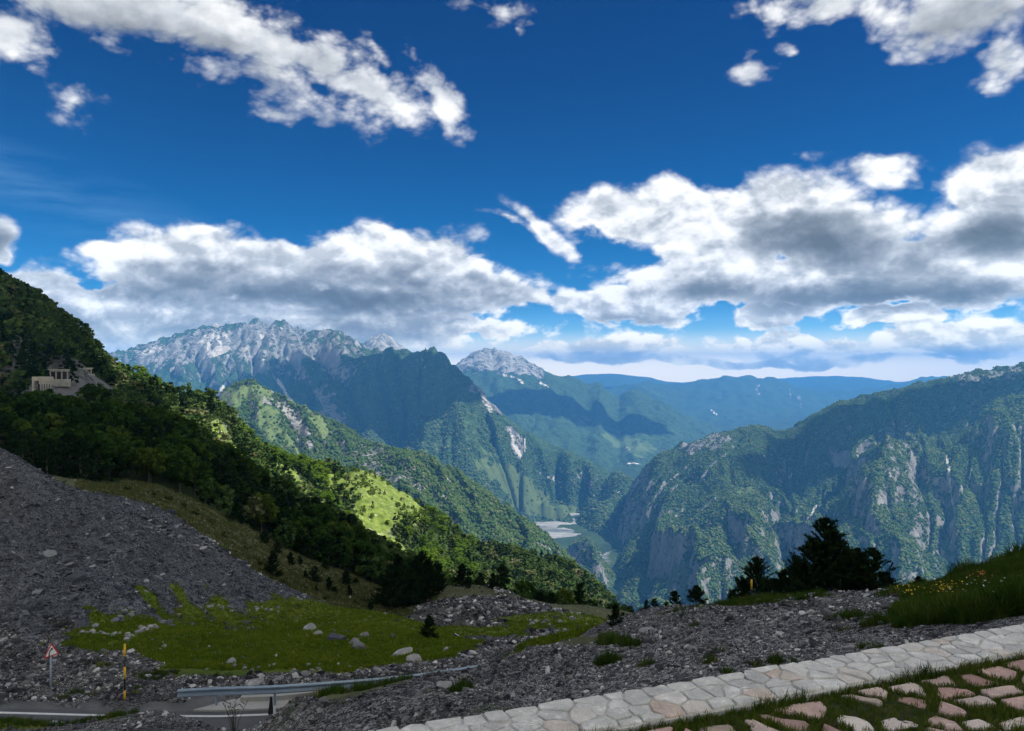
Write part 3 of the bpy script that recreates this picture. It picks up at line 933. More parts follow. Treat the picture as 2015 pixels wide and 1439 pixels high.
# ------------------------------------------------------------------ the near land: bank, road, meadow, scree tip and wooded hillside
# (px, py, distance, kind)  g gravel, s slate scree, m meadow, b dry grass, f forest floor, r rock face, a road shelf, G sunlit pasture
NEAR = [
    (2015, 1226, 5.6, 'g'), (2150, 1205, 5.8, 'g'), (1700, 1290, 5.6, 'g'), (1400, 1335, 5.5, 'g'), (1100, 1385, 5.3, 'g'), (800, 1450, 5.4, 'g'), (500, 1600, 6, 'g'), (200, 1800, 6, 'g'), (-100, 1900, 7, 'g'),
    (2150, 1330, 3.9, 'g'), (1700, 1420, 3.9, 'g'), (1200, 1500, 3.9, 'g'), (700, 1640, 3.6, 'g'), (1300, 1700, 2.9, 'g'), (2000, 1600, 2.9, 'g'), (2150, 1700, 2.6, 'g'), (500, 1900, 3.4, 'g'),
    (2000, 1160, 10, 'm'), (1850, 1180, 10, 'm'), (1700, 1205, 10, 'g'), (1600, 1228, 10, 'g'), (1400, 1262, 10, 'g'), (1200, 1312, 9.5, 'g'), (1000, 1350, 9.5, 'g'), (800, 1398, 8.5, 'g'), (640, 1430, 9, 'g'),
    (2120, 1075, 14, 'm'), (2015, 1100, 14.5, 'm'), (1960, 1120, 15, 'm'), (1900, 1135, 17, 'm'), (1850, 1145, 19, 'b'), (1800, 1156, 21, 'g'), (1700, 1170, 26, 'g'), (1600, 1182, 29, 'b'), (1500, 1190, 32, 'b'), (1400, 1190, 31, 'b'), (1300, 1200, 29, 'g'), (1210, 1232, 26, 'g'),
    (1700, 1187, 16, 'g'), (1500, 1218, 17, 'g'), (1350, 1235, 17, 'g'), (1250, 1262, 17, 'g'), (1150, 1275, 17, 'b'), (1050, 1292, 17, 'g'),
    (2150, 1130, 24, 'm'), (2000, 1160, 26, 'm'), (1850, 1190, 32, 'b'), (1700, 1220, 40, 'b'), (1500, 1240, 45, 'b'), (1350, 1235, 42, 'b'), (1270, 1250, 40, 'b'),
    (2150, 1280, 60, 'f'), (1900, 1300, 70, 'f'), (1600, 1320, 80, 'f'), (1350, 1310, 90, 'f'), (1300, 1400, 200, 'f'), (1700, 1420, 200, 'f'), (2150, 1420, 200, 'f'), (1400, 1480, 450, 'f'), (2150, 1480, 450, 'f'), (1350, 1560, 900, 'f'), (2150, 1560, 900, 'f'),
    # near bank above the road
    (930, 1312, 14.5, 'g'), (800, 1344, 13.5, 'g'), (700, 1354, 12.8, 'b'), (620, 1366, 12.3, 'b'), (562, 1392, 11.8, 'g'), (510, 1445, 11.4, 'g'), (460, 1490, 11.5, 'g'), (350, 1520, 12, 'g'), (200, 1530, 13, 'g'), (0, 1520, 14, 'g'), (-100, 1520, 14, 'g'),
    (-60, 1446, 19, 'm'), (60, 1448, 19, 'm'), (140, 1466, 19, 'g'), (220, 1440, 19, 'm'), (300, 1436, 19, 'g'), (400, 1440, 18.6, 'g'), (470, 1476, 18, 'g'), (540, 1480, 17.5, 'g'),
    (930, 1372, 19.5, 'g'), (800, 1410, 18.5, 'g'), (680, 1440, 17.5, 'g'), (600, 1455, 16.5, 'g'),
    # road shelf (flat, 11.9 m below the eye)
    (-100, 1548, 21.5, 'a'), (100, 1548, 21.5, 'a'), (300, 1548, 21.5, 'a'), (480, 1530, 22, 'a'), (640, 1500, 23, 'a'), (760, 1462, 24.5, 'g'), (900, 1400, 27, 'g'), (1000, 1345, 28, 'g'),
    (-100, 1396, 26.3, 'a'), (0, 1396, 26.3, 'a'), (100, 1402, 26.1, 'a'), (200, 1404, 26, 'a'), (300, 1405, 26, 'a'), (420, 1400, 26.2, 'a'), (540, 1394, 26.6, 'a'), (620, 1386, 27, 'a'), (420, 1378, 27.3, 'a'), (540, 1368, 27.6, 'a'), (640, 1362, 27.8, 'a'), (760, 1360, 28.3, 'g'),
    (0, 1375, 27.6, 'g'), (120, 1380, 27.8, 'g'), (245, 1384, 27.2, 'g'), (330, 1368, 28.5, 'g'), (420, 1352, 29.6, 'g'), (560, 1343, 30.2, 'g'), (700, 1333, 31, 'g'), (820, 1322, 32, 'g'), (910, 1310, 33, 'g'), (960, 1290, 34, 'g'),
    (0, 1310, 34, 'g'), (130, 1305, 34.5, 'g'), (250, 1300, 34.5, 'g'), (0, 1255, 41, 'g'), (120, 1240, 42, 'g'),
    # meadow
    (170, 1250, 41, 'm'), (240, 1258, 39.5, 'm'), (310, 1280, 37, 'm'), (380, 1304, 34.5, 'm'), (450, 1308, 34, 'm'), (560, 1306, 34.5, 'm'), (680, 1308, 35, 'm'), (780, 1300, 37, 'm'), (860, 1290, 39, 'm'), (910, 1268, 42, 'm'),
    (420, 1240, 44, 'm'), (600, 1245, 44, 'm'), (740, 1250, 45, 'm'), (850, 1250, 48, 'm'), (250, 1215, 46, 'm'), (210, 1232, 44, 'm'),
    (300, 1196, 51, 'm'), (360, 1186, 54, 'm'), (430, 1189, 57, 'm'), (520, 1192, 60, 'm'), (640, 1192, 64, 'm'), (720, 1203, 66, 'm'), (800, 1222, 67, 'm'), (870, 1236, 66, 'm'), (920, 1252, 62, 'm'),
    (700, 1235, 78, 'b'), (850, 1262, 80, 'b'), (960, 1262, 50, 'g'),
    # slate tip
    (150, 1215, 43.5, 's'), (60, 1230, 43, 's'), (-80, 1240, 43, 's'), (0, 1150, 47, 's'), (0, 1070, 50.5, 's'), (0, 980, 54.5, 's'), (0, 902, 58, 's'), (-100, 850, 60, 's'), (230, 1185, 47.5, 's'), (330, 1160, 53.5, 's'), (385, 1172, 56.5, 's'), (275, 1180, 49.5, 's'), (440, 1172, 58.5, 's'), (300, 1100, 55.5, 's'),
    (60, 925, 59, 's'), (125, 965, 60, 's'), (130, 1050, 54.5, 's'), (130, 1140, 49.5, 's'), (200, 978, 62, 's'), (265, 992, 63, 's'), (310, 1005, 64, 's'), (300, 1060, 59, 's'), (290, 1130, 54, 's'), (360, 1035, 64.5, 's'), (430, 1082, 65, 's'),
    (400, 1140, 59, 's'), (500, 1125, 66, 's'), (500, 1165, 62, 's'), (560, 1152, 66.5, 's'), (620, 1180, 68, 's'),
    (0, 965, 72, 'b'), (130, 1010, 74, 'b'), (310, 1060, 78, 'b'), (430, 1125, 78, 'b'), (560, 1190, 78, 'b'), (640, 1205, 76, 'b'), (-100, 930, 76, 'b'),
    # dry grass slope behind the tip
    (150, 960, 96, 'b'), (280, 1010, 92, 'b'), (400, 1060, 92, 'b'), (480, 1110, 90, 'b'), (600, 1165, 90, 'b'), (720, 1195, 92, 'b'), (300, 962, 122, 'b'), (400, 1010, 122, 'b'), (500, 1060, 125, 'b'), (600, 1110, 130, 'b'), (690, 1140, 132, 'b'), (560, 1120, 112, 'b'), (700, 1168, 112, 'b'),
    (180, 945, 128, 'f'), (300, 940, 142, 'f'), (420, 990, 150, 'f'), (540, 1060, 160, 'f'), (640, 1100, 165, 'f'), (740, 1140, 160, 'f'), (0, 915, 110, 'f'), (-100, 880, 110, 'f'),
    # middle hollow, right of the meadow
    (800, 1200, 105, 'g'), (860, 1165, 112, 'b'), (920, 1150, 120, 'b'), (980, 1160, 122, 'g'), (1040, 1180, 120, 'b'), (1100, 1190, 122, 'b'), (1160, 1197, 124, 'b'), (1230, 1202, 120, 'b'), (860, 1208, 85, 'g'), (960, 1200, 88, 'g'), (1060, 1200, 95, 'g'), (1150, 1205, 100, 'b'),
    (940, 1228, 72, 'g'), (1020, 1222, 74, 'm'), (1100, 1225, 70, 'm'), (1180, 1218, 80, 'm'), (1000, 1250, 54, 'm'), (1080, 1245, 54, 'g'), (1150, 1240, 58, 'm'), (1000, 1268, 42, 'g'), (1100, 1262, 38, 'g'), (1180, 1250, 38, 'b'), (960, 1282, 38, 'g'), (1050, 1280, 30, 'm'),
    (860, 1210, 150, 'f'), (950, 1215, 160, 'f'), (1050, 1240, 165, 'f'), (1150, 1270, 170, 'f'), (1250, 1300, 170, 'f'), (1050, 1300, 260, 'f'), (1200, 1360, 260, 'f'), (900, 1240, 230, 'f'),
    # wooded hillside
    (0, 890, 150, 'f'), (100, 900, 150, 'f'), (200, 890, 170, 'f'), (0, 840, 205, 'f'), (100, 838, 215, 'f'), (-100, 840, 190, 'f'), (200, 835, 230, 'f'), (300, 870, 220, 'f'), (400, 910, 240, 'f'), (500, 980, 240, 'f'), (600, 1035, 240, 'f'), (700, 1080, 250, 'f'), (780, 1130, 240, 'f'),
    (0, 818, 248, 'a'), (-100, 822, 244, 'a'), (60, 806, 254, 'a'), (100, 796, 262, 'a'), (140, 782, 285, 'a'), (170, 762, 315, 'a'), (200, 750, 345, 'a'),
    (-100, 796, 258, 'r'), (0, 790, 262, 'r'), (40, 775, 268, 'r'), (-100, 690, 285, 'r'), (0, 690, 288, 'r'), (50, 690, 295, 'r'), (70, 745, 292, 'r'), (100, 735, 310, 'r'), (115, 700, 325, 'r'), (140, 710, 335, 'r'), (155, 735, 332, 'r'), (185, 730, 355, 'f'), (200, 740, 370, 'f'), (60, 685, 315, 'r'),
    (-100, 520, 345, 'f'), (0, 580, 345, 'f'), (60, 612, 352, 'f'), (120, 652, 366, 'f'), (170, 694, 382, 'f'), (212, 732, 396, 'f'), (0, 640, 310, 'f'), (70, 650, 330, 'f'), (130, 680, 352, 'f'), (-100, 640, 300, 'f'),
    (-100, 620, 470, 'f'), (0, 680, 470, 'f'), (120, 750, 480, 'f'), (200, 790, 500, 'f'),
    (250, 762, 400, 'f'), (290, 752, 430, 'G'), (330, 760, 445, 'G'), (370, 782, 460, 'f'), (410, 812, 470, 'f'), (450, 845, 480, 'f'), (490, 878, 488, 'f'), (530, 902, 495, 'f'), (570, 918, 505, 'f'), (610, 932, 515, 'G'), (650, 930, 525, 'f'), (690, 922, 530, 'G'), (720, 925, 535, 'G'), (750, 940, 540, 'G'), (780, 960, 545, 'G'), (815, 995, 548, 'G'),
    (850, 1030, 552, 'f'), (900, 1058, 560, 'f'), (950, 1080, 570, 'f'), (1000, 1095, 585, 'f'), (1050, 1110, 600, 'f'), (1090, 1118, 610, 'f'), (1130, 1140, 625, 'f'), (1160, 1165, 635, 'f'), (1190, 1195, 645, 'f'), (1220, 1250, 660, 'f'),
    (300, 800, 360, 'f'), (340, 830, 340, 'G'), (400, 860, 340, 'f'), (460, 900, 350, 'G'), (520, 940, 370, 'f'), (580, 960, 400, 'G'), (640, 985, 420, 'f'), (700, 970, 450, 'G'), (760, 1000, 455, 'G'), (720, 1030, 410, 'G'), (680, 1060, 350, 'f'), (760, 1070, 400, 'G'), (820, 1080, 430, 'f'), (880, 1110, 430, 'f'), (940, 1130, 440, 'f'), (800, 1120, 330, 'f'), (880, 1150, 330, 'f'), (1000, 1160, 440, 'f'), (1080, 1180, 450, 'f'), (960, 1190, 320, 'f'), (1080, 1240, 360, 'f'),
    (250, 830, 300, 'f'), (350, 910, 270, 'f'), (450, 960, 270, 'f'), (560, 1010, 300, 'f'), (640, 1050, 290, 'f'),
    (250, 880, 560, 'f'), (400, 950, 640, 'f'), (600, 1080, 700, 'f'), (800, 1180, 740, 'f'), (1000, 1280, 780, 'f'), (1200, 1400, 820, 'f'), (300, 960, 900, 'f'), (800, 1260, 900, 'f'), (1150, 1450, 900, 'f'), (-100, 760, 700, 'f'), (0, 850, 900, 'f'),
]
PAVE_Z = -1.62


def wall_line(x):
    """distance of the wall's outer foot for a given x (metres)"""
    return 3.54 + .355 * x + .004 * x * x


def build_near():
    S = Sheet(NEAR, -110, 2130, 2.7, 820, 5.6, 8.4, lam=2e-5)
    PX, LD, D = S.PX, S.LD, S.D
    cls = 'gsmbfraG'
    pts = np.array([p[:3] for p in NEAR], float)
    K = key(pts[:, 0], pts[:, 2])
    ks = [p[3] for p in NEAR]
    st = 2
    pxs, lds = PX[::st, ::st], LD[::st, ::st]
    Q = key(pxs.ravel(), np.exp(lds.ravel()))
    wx = fbm(pxs / 60, lds * 26, 5, .6, 101).ravel() * .030
    wy = fbm(pxs / 60 + 40, lds * 26, 5, .6, 102).ravel() * .016
    Q = Q + np.stack([wx, wy], -1)
    W = {c: np.zeros(len(Q)) for c in cls}
    for i in range(0, len(Q), 20000):
        q = Q[i:i + 20000]
        d2 = (q * q).sum(1)[:, None] + (K * K).sum(1)[None] - 2 * q @ K.T
        w = 1.0 / (np.maximum(d2, 0) + 2e-6) ** 3
        tot = w.sum(1)
        for c in cls:
            m = np.array([k == c for k in ks])
            W[c][i:i + 20000] = w[:, m].sum(1) / tot
    W = {c: up2(W[c].reshape(pxs.shape), PX.shape) for c in cls}
    S.W = W
    # relief, in metres
    X, Y = S.X, D
    nearb = sm(D, 6, 12)
    n_m = fbm(X / 9, Y / 9, 4, .5, 1) * .55 + fbm(X / 2.2, Y / 2.2, 3, .5, 2) * .10
    rub = fbm(X / 3.2, Y / 3.2, 5, .62, 3) * .34 + fbm(X / .8, Y / .8, 3, .6, 33) * .06
    scr = fbm(X / 7, Y / 7, 5, .55, 4) * .40 + fbm((X - Y * .3) / 1.4, Y / 3.4, 3, .6, 34) * .12
    hill = fbm(X / 60, Y / 60, 5, .5, 5) * 5.0
    cliff = (ridged(X / 14, Y / 40 + 3, 5, .55, 6) - .5) * 7
    gull = (ridged(X / 45 + Y / 90, Y / 120 - X / 300, 4, .5, 7) - .5) * 12
    lip = 1 - .8 * sm(D, 14, 16) * (1 - sm(D, 22, 26)) * (1 - sm(PX, 480, 560))
    S.Z += W['m'] * n_m * lip + lip * W['g'] * rub * (.35 + .65 * nearb) + W['s'] * scr + W['b'] * (n_m * 1.2 + rub * .4) + (W['f'] + W['G']) * hill * sm(D, 90, 220) + W['r'] * cliff
    S.Z += gull * sm(D, 260, 420) * sm(PX, 220, 420) * (1 - W['a'])
    # the road shelf is level
    road = road_mask(X, D)
    S.Z = S.Z * (1 - road) + (-11.95) * road
    # inside the wall the ground is the bedding under the paving
    inside = sm(wall_line(X) - D, -.02, .06) * (D < 9) * (X < 8)
    S.Z = np.where((X > -3.5), S.Z * (1 - inside) + (PAVE_Z - .10) * inside, S.Z)
    outside = (1 - inside) * (D < 30)
    ledge = PAVE_Z - .12 - .10 * (D - wall_line(X))
    S.Z = np.where(outside > .5, np.minimum(S.Z, np.where(D - wall_line(X) < 2.5, ledge, 1e9)), S.Z)
    return S


ROAD_FAR = [(-24, 25.9), (-18, 26.25), (-14, 26.1), (-10, 25.95), (-7, 26.2), (-4, 27.0), (0, 28.2)]


def road_edge(x):
    return np.interp(x, [-60, -30, -18, -14, -10, -8.2, -6, -3, 0], [24.5, 25.6, 26.35, 26.12, 26.05, 26.2, 26.9, 28.2, 30])


def road_mask(X, Y):
    e = road_edge(X)
    m = sm(Y, e - 6.2, e - 5.6) * (1 - sm(Y, e + .5, e + 1.0)) * (1 - sm(X, -8.0, -6.2))
    ap = sm(Y, e - .3, e) * (1 - sm(Y, e + 1.5, e + 2.1)) * sm(X, -11.8, -11.2) * (1 - sm(X, -6.0, -5))
    return np.maximum(m, ap)


S_near = build_near()


def near_build(nt, bs, geo):
    pos = geo.outputs['Position']
    A = {k: nt.attr('w_' + k) for k in 'gsmbfraG'}
    n_big = nt.noise(pos, .16, 5, .6)
    n_mid = nt.noise(pos, .9, 6, .65)
    n_fine = nt.noise(pos, 7.0, 5, .7)
    far_n = nt.noise(pos, .045, 6, .62)
    v1 = nt.voro(pos, 13.0, 2.0, .7, out='Color')
    v1s = nt.sep(v1)[0]
    v2 = nt.sep(nt.voro(pos, 38.0, 0, out='Color'))[1]
    v3 = nt.sep(nt.voro(pos, 2.2, 2.0, .6, out='Color'))[1]
    peb = nt.m('POWER', nt.add(nt.mul(v1s, .6), nt.mul(v2, .4)), 2.2)
    gravel = nt.ramp(nt.add(nt.mul(peb, .85), nt.mul(n_mid, .3)), [(0.0, (.022, .021, .024)), (.3, (.040, .038, .042)), (.6, (.070, .068, .070)), (.85, (.13, .127, .122)), (1.0, (.30, .295, .28))])
    dark = nt.ss(n_big, .46, .62)
    gravel = nt.mix(nt.mul(dark, .75), gravel, nt.mix(.5, gravel, (.018, .017, .020, 1), 'MULTIPLY'))
    slate = nt.ramp(nt.add(nt.mul(nt.m('POWER', nt.add(nt.mul(v1s, .5), nt.mul(v3, .5)), 2.0), .75), nt.mul(n_mid, .35)), [(0.0, (.026, .029, .036)), (.35, (.052, .057, .068)), (.7, (.10, .108, .12)), (1.0, (.26, .27, .28))])
    slate = nt.mix(nt.lin(n_big, .35, .7, .0, .5), slate, (.060, .058, .064, 1))
    mead = nt.mix(nt.lin(nt.add(nt.mul(n_big, .6), nt.mul(n_mid, .5)), .38, .72), (.055, .11, .008), (.17, .19, .018))
    mead = nt.mix(nt.lin(n_fine, .45, .75, 0, .55), mead, (.15, .15, .03, 1))
    mead = nt.mix(nt.ss(far_n, .50, .36, 0, .6), mead, (.020, .055, .008, 1))
    dry = nt.mix(nt.lin(n_mid, .35, .7), (.050, .062, .020), (.125, .128, .052))
    dry = nt.mix(nt.lin(n_fine, .4, .75, 0, .6), dry, (.16, .15, .09, 1))
    ff = nt.mix(n_mid, (.012, .026, .007), (.04, .065, .016))
    rock = nt.mix(nt.lin(nt.noise(nt.v('MULTIPLY', pos, (1, 1, .3)), .35, 8, .7), .38, .66), (.035, .037, .035), (.16, .158, .15))
    past = nt.mix(nt.lin(nt.noise(pos, .22, 6, .65), .38, .62), (.055, .09, .015), (.14, .185, .038))
    past = nt.mix(nt.ss(nt.noise(pos, .35, 7, .7), .60, .66), past, (.42, .40, .36, 1))
    roadc = nt.mix(n_fine, (.10, .10, .10), (.17, .168, .16))
    # ordinary sharpened blending with ragged borders
    jit = nt.mul(nt.sub(n_mid, .5), .55)
    jf = nt.mul(nt.sub(n_fine, .5), .4)
    c = gravel
    for k, col, base in (('s', slate, .5), ('a', roadc, .5), ('b', dry, .5), ('m', mead, .5), ('f', ff, .5), ('r', rock, .5), ('G', past, .5)):
        f = nt.ss(nt.add(A[k], nt.add(jit, jf)), base - .06, base + .06)
        c = nt.mix(f, c, col)
    # scattered weeds on the gravel
    weed = nt.mul(nt.ss(nt.add(nt.noise(pos, .55, 6, .7), nt.mul(n_fine, .12)), .62, .68), nt.mul(A['g'], .85))
    c = nt.mix(weed, c, (.045, .065, .020, 1))
    nt.put(bs.inputs['Base Color'], c)
    h = nt.add(nt.mul(peb, nt.mul(nt.add(A['g'], A['s']), .10)), nt.add(nt.mul(n_fine, .05), nt.mul(n_mid, .10)))
    bump(nt, bs, h, .85, 1.0)


M_near = land_mat('near_land', near_build)
o = S_near.build('ground', M_near, {'w_' + k: v for k, v in S_near.W.items()})
finish(o, 'rough ground of gravel, slate scree, meadow and wooded slope below the viewpoint', 'ground')
print('STAT near', round(time.time() - T0, 1))


# ------------------------------------------------------------------ unseen clouds, placed and shaped to shade the pass and parts of the mountains
CLOUD_Z = 3900.0


def cloud_mat():
    m = bpy.data.materials.new('cloud')
    m.use_nodes = True
    nt = NT(m.node_tree)
    nt.n.clear()
    out = nt.node('ShaderNodeOutputMaterial')
    d = nt.node('ShaderNodeBsdfDiffuse'); d.inputs[0].default_value = (.85, .86, .88, 1)
    t = nt.node('ShaderNodeBsdfTranslucent'); t.inputs[0].default_value = (.93, .94, .95, 1)
    a = nt.node('ShaderNodeMixShader'); a.inputs[0].default_value = .85
    nt.l.new(d.outputs[0], a.inputs[1]); nt.l.new(t.outputs[0], a.inputs[2])
    nt.l.new(a.outputs[0], out.inputs[0])
    return m


M_cloud = cloud_mat()


def make_shade_cloud(lobes, label, seed, zc=CLOUD_Z):
    """lobes: (x, y, rx, ry) of the shade on the ground, ground height z"""
    bm = bmesh.new()
    for i, (gx, gy, rx, ry, gz) in enumerate(lobes):
        t = (zc - gz) / sd.z
        cx, cyy = gx + sd.x * t, gy + sd.y * t
        g = bmesh.ops.create_icosphere(bm, subdivisions=4, radius=1.0)
        for v in g['verts']:
            p = v.co.copy()
            from mathutils import noise as mn
            q = Vector((p.x * 1.7 + i * 3.1 + seed, p.y * 1.7, p.z * 1.7))
            k = 1 + .22 * mn.fractal(q, 1.0, 2.1, 4) + .10 * mn.noise(q * 4)
            h = min(rx, ry)
            v.co = Vector((cx + p.x * rx * k, cyy + p.y * ry * k, zc + (p.z * h * .55 * k if p.z > 0 else p.z * h * .12 * k)))
    me = bpy.data.meshes.new('cloud')
    bm.to_mesh(me); bm.free()
    for p in me.polygons:
        p.use_smooth = True
    me.materials.append(M_cloud)
    o = bpy.data.objects.new('cloud', me)
    COL.objects.link(o)
    o['label'] = label; o['category'] = 'cloud'
    return o


def gp(px, py, d):
    return (px - CX) / F_PX * d, d, (CY - py) / F_PX * d


def lobe(px, py, d, rx, ry):
    x, y, z = gp(px, py, d)
    return (x, y, rx, ry, z)


make_shade_cloud([(60, -160, 520, 330, -10), (-330, 60, 300, 250, -5), (-370, 300, 165, 230, 0), (-130, 180, 165, 110, -20), (-235, 265, 105, 110, -10), (-290, 350, 88, 72, 20), (90, 150, 260, 130, -20), (560, -160, 480, 330, -300), (-760, -100, 480, 420, 0), (-100, -760, 700, 400, 0), (700, -800, 500, 400, 0)], 'broad unseen cumulus overhead that shades the pass', 1, 1400)
make_shade_cloud([lobe(730, 770, 5800, 620, 520), lobe(830, 760, 5700, 520, 420), lobe(640, 740, 6300, 420, 380), lobe(560, 715, 6700, 360, 260)], 'unseen cumulus placed to shade the dark twin peaks', 2)
make_shade_cloud([lobe(1800, 800, 4350, 700, 330), lobe(1960, 770, 4300, 520, 300), lobe(1640, 860, 4150, 330, 200), lobe(1535, 890, 4100, 190, 170)], 'unseen cumulus placed to shade the upper right mountain', 3, 4600)
make_shade_cloud([lobe(1100, 800, 9800, 900, 700), lobe(1230, 830, 9700, 620, 500), lobe(1000, 790, 9600, 700, 500)], 'unseen cumulus placed to shade the river valley', 4, 7400)
print('STAT clouds', round(time.time() - T0, 1))


# ------------------------------------------------------------------ object kit
rng = np.random.default_rng(11)
random.seed(5)


def simple_mat(name, col, rough=.8, metal=0.0, var=.25, scale=8.0, bumpk=.3, spec=.3, bdist=.02):
    m = bpy.data.materials.new(name)
    m.use_nodes = True
    nt = NT(m.node_tree)
    bs = nt.n['Principled BSDF']
    tc = nt.node('ShaderNodeTexCoord')
    n = nt.noise(tc.outputs['Object'], scale, 6, .6)
    n2 = nt.noise(tc.outputs['Object'], scale * 5, 4, .6)
    f = nt.add(nt.mul(n, .7), nt.mul(n2, .3))
    lo = tuple(c * (1 - var) for c in col); hi = tuple(min(1, c * (1 + var)) for c in col)
    nt.put(bs.inputs['Base Color'], nt.mix(nt.lin(f, .3, .7), lo, hi))
    bs.inputs['Roughness'].default_value = rough
    bs.inputs['Metallic'].default_value = metal
    bs.inputs['Specular IOR Level'].default_value = spec
    if bumpk:
        bump(nt, bs, n2, bumpk, bdist)
    return m


def stone_mat(name, stops, scale=6.0, veins=None, bdist=.02, dark=0.0):
    """stones: tone picked per stone, mottled by noise"""
    m = bpy.data.materials.new(name)
    m.use_nodes = True
    nt = NT(m.node_tree)
    bs = nt.n['Principled BSDF']
    tc = nt.node('ShaderNodeTexCoord')
    oi = nt.node('ShaderNodeObjectInfo')
    geo = nt.node('ShaderNodeNewGeometry')
    vec = geo.outputs['Position']
    n = nt.noise(vec, scale, 7, .65)
    n2 = nt.noise(vec, scale * 7, 5, .7)
    base = nt.ramp(oi.outputs['Random'], stops)
    f = nt.add(nt.mul(n, .6), nt.mul(n2, .5))
    c = nt.mix(1.0, base, nt.ramp(nt.lin(f, .3, .8), [(0, (.55, .55, .56)), (.5, (.9, .9, .9)), (1, (1.25, 1.24, 1.22))]), 'MULTIPLY')
    if dark:
        c = nt.mix(nt.mul(nt.ss(nt.noise(vec, .32, 4, .6), .47, .60), dark), c, nt.mix(1.0, c, (.30, .28, .32, 1), 'MULTIPLY'))
    if veins:
        c = nt.mix(nt.ss(n, .58, .66, 0, .6), c, veins)
    nt.put(bs.inputs['Base Color'], c)
    bs.inputs['Roughness'].default_value = .9
    bs.inputs['Specular IOR Level'].default_value = .2
    bump(nt, bs, nt.add(n2, nt.mul(n, 1.5)), .6, bdist)
    return m


def leaf_mat(name, ca, cb, cc=None, trans=.25, scale=.8):
    m = bpy.data.materials.new(name)
    m.use_nodes = True
    nt = NT(m.node_tree)
    nt.n.clear()
    out = nt.node('ShaderNodeOutputMaterial')
    oi = nt.node('ShaderNodeObjectInfo')
    geo = nt.node('ShaderNodeNewGeometry')
    n = nt.noise(geo.outputs['Position'], scale, 4, .6)
    f = nt.add(nt.mul(oi.outputs['Random'], .6), nt.mul(nt.lin(n, .3, .7), .5))
    c = nt.mix(f, ca, cb)
    if cc:
        c = nt.mix(nt.ss(oi.outputs['Random'], .86, .92), c, cc)
    d = nt.node('ShaderNodeBsdfDiffuse'); nt.put(d.inputs[0], c)
    t = nt.node('ShaderNodeBsdfTranslucent'); nt.put(t.inputs[0], nt.mix(1.0, c, (1.0, 1.0, .45, 1), 'MULTIPLY'))
    mx = nt.node('ShaderNodeMixShader'); mx.inputs[0].default_value = trans
    nt.l.new(d.outputs[0], mx.inputs[1]); nt.l.new(t.outputs[0], mx.inputs[2])
    nt.l.new(mx.outputs[0], out.inputs[0])
    return m


def mesh_np(name, V, Fc, mat=None, smooth=False):
    me = bpy.data.meshes.new(name)
    me.from_pydata([tuple(v) for v in V], [], [tuple(f) for f in Fc])
    if smooth:
        me.polygons.foreach_set('use_smooth', [True] * len(me.polygons))
    if mat:
        me.materials.append(mat)
    me.update()
    return me


def tri_mesh(name, T, mat):
    """T: (n,3,3) triangles or (n,4,3) quads"""
    n, k = T.shape[:2]
    me = bpy.data.meshes.new(name)
    me.vertices.add(n * k); me.vertices.foreach_set('co', T.reshape(-1).astype(np.float32))
    me.loops.add(n * k); me.loops.foreach_set('vertex_index', np.arange(n * k, dtype=np.int32))
    me.polygons.add(n); me.polygons.foreach_set('loop_start', np.arange(0, n * k, k, dtype=np.int32))
    me.update(calc_edges=True)
    me.materials.append(mat)
    return me


def link(me, name, parent=None, loc=None, rot=None, scale=None):
    o = bpy.data.objects.new(name, me)
    COL.objects.link(o)
    if parent is not None:
        o.parent = parent
    if loc is not None: o.location = loc
    if rot is not None: o.rotation_euler = rot
    if scale is not None: o.scale = (scale,) * 3 if isinstance(scale, (int, float)) else scale
    return o


def thing(name, label, cat, loc=(0, 0, 0), rotz=0.0, group=None, scale=None):
    o = bpy.data.objects.new(name, None)
    COL.objects.link(o)
    o.location = loc; o.rotation_euler = (0, 0, rotz)
    o.empty_display_size = .2
    if scale: o.scale = (scale,) * 3 if isinstance(scale, (int, float)) else scale
    o['label'] = label; o['category'] = cat
    if group: o['group'] = group
    return o


def tag(o, label, cat, group=None, kind=None):
    o['label'] = label
    if cat: o['category'] = cat
    if group: o['group'] = group
    if kind: o['kind'] = kind
    return o


def box_bm(bm, x0, x1, y0, y1, z0, z1, rot=None, at=None):
    g = bmesh.ops.create_cube(bm, size=1.0)
    for v in g['verts']:
        v.co = Vector(((x0 + x1) / 2 + v.co.x * (x1 - x0), (y0 + y1) / 2 + v.co.y * (y1 - y0), (z0 + z1) / 2 + v.co.z * (z1 - z0)))
    return g['verts']


def box_mesh(name, dims, mat, bev=0.0):
    bm = bmesh.new()
    for d in (dims if isinstance(dims[0], (tuple, list)) else [dims]):
        box_bm(bm, *d)
    if bev:
        bmesh.ops.bevel(bm, geom=bm.edges[:], offset=bev, segments=1, affect='EDGES')
    me = bpy.data.meshes.new(name)
    bm.to_mesh(me); bm.free()
    me.materials.append(mat)
    return me


def tube_mesh(name, pts, rad, mat, n=8):
    """a swept tube through points with a radius each"""
    V = []; Fc = []
    pts = [Vector(p) for p in pts]
    for i, p in enumerate(pts):
        t = (pts[min(i + 1, len(pts) - 1)] - pts[max(i - 1, 0)]).normalized()
        a = t.orthogonal().normalized() if abs(t.z) < .99 else Vector((1, 0, 0))
        b = t.cross(a).normalized()
        r = rad[i] if isinstance(rad, (list, tuple)) else rad
        for k in range(n):
            th = 2 * math.pi * k / n
            V.append(p + (a * math.cos(th) + b * math.sin(th)) * r)
    for i in range(len(pts) - 1):
        for k in range(n):
            Fc.append((i * n + k, i * n + (k + 1) % n, (i + 1) * n + (k + 1) % n, (i + 1) * n + k))
    Fc.append(tuple(range(n - 1, -1, -1))); Fc.append(tuple(range((len(pts) - 1) * n, len(pts) * n)))
    me = mesh_np(name, V, Fc, mat, True)
    return me


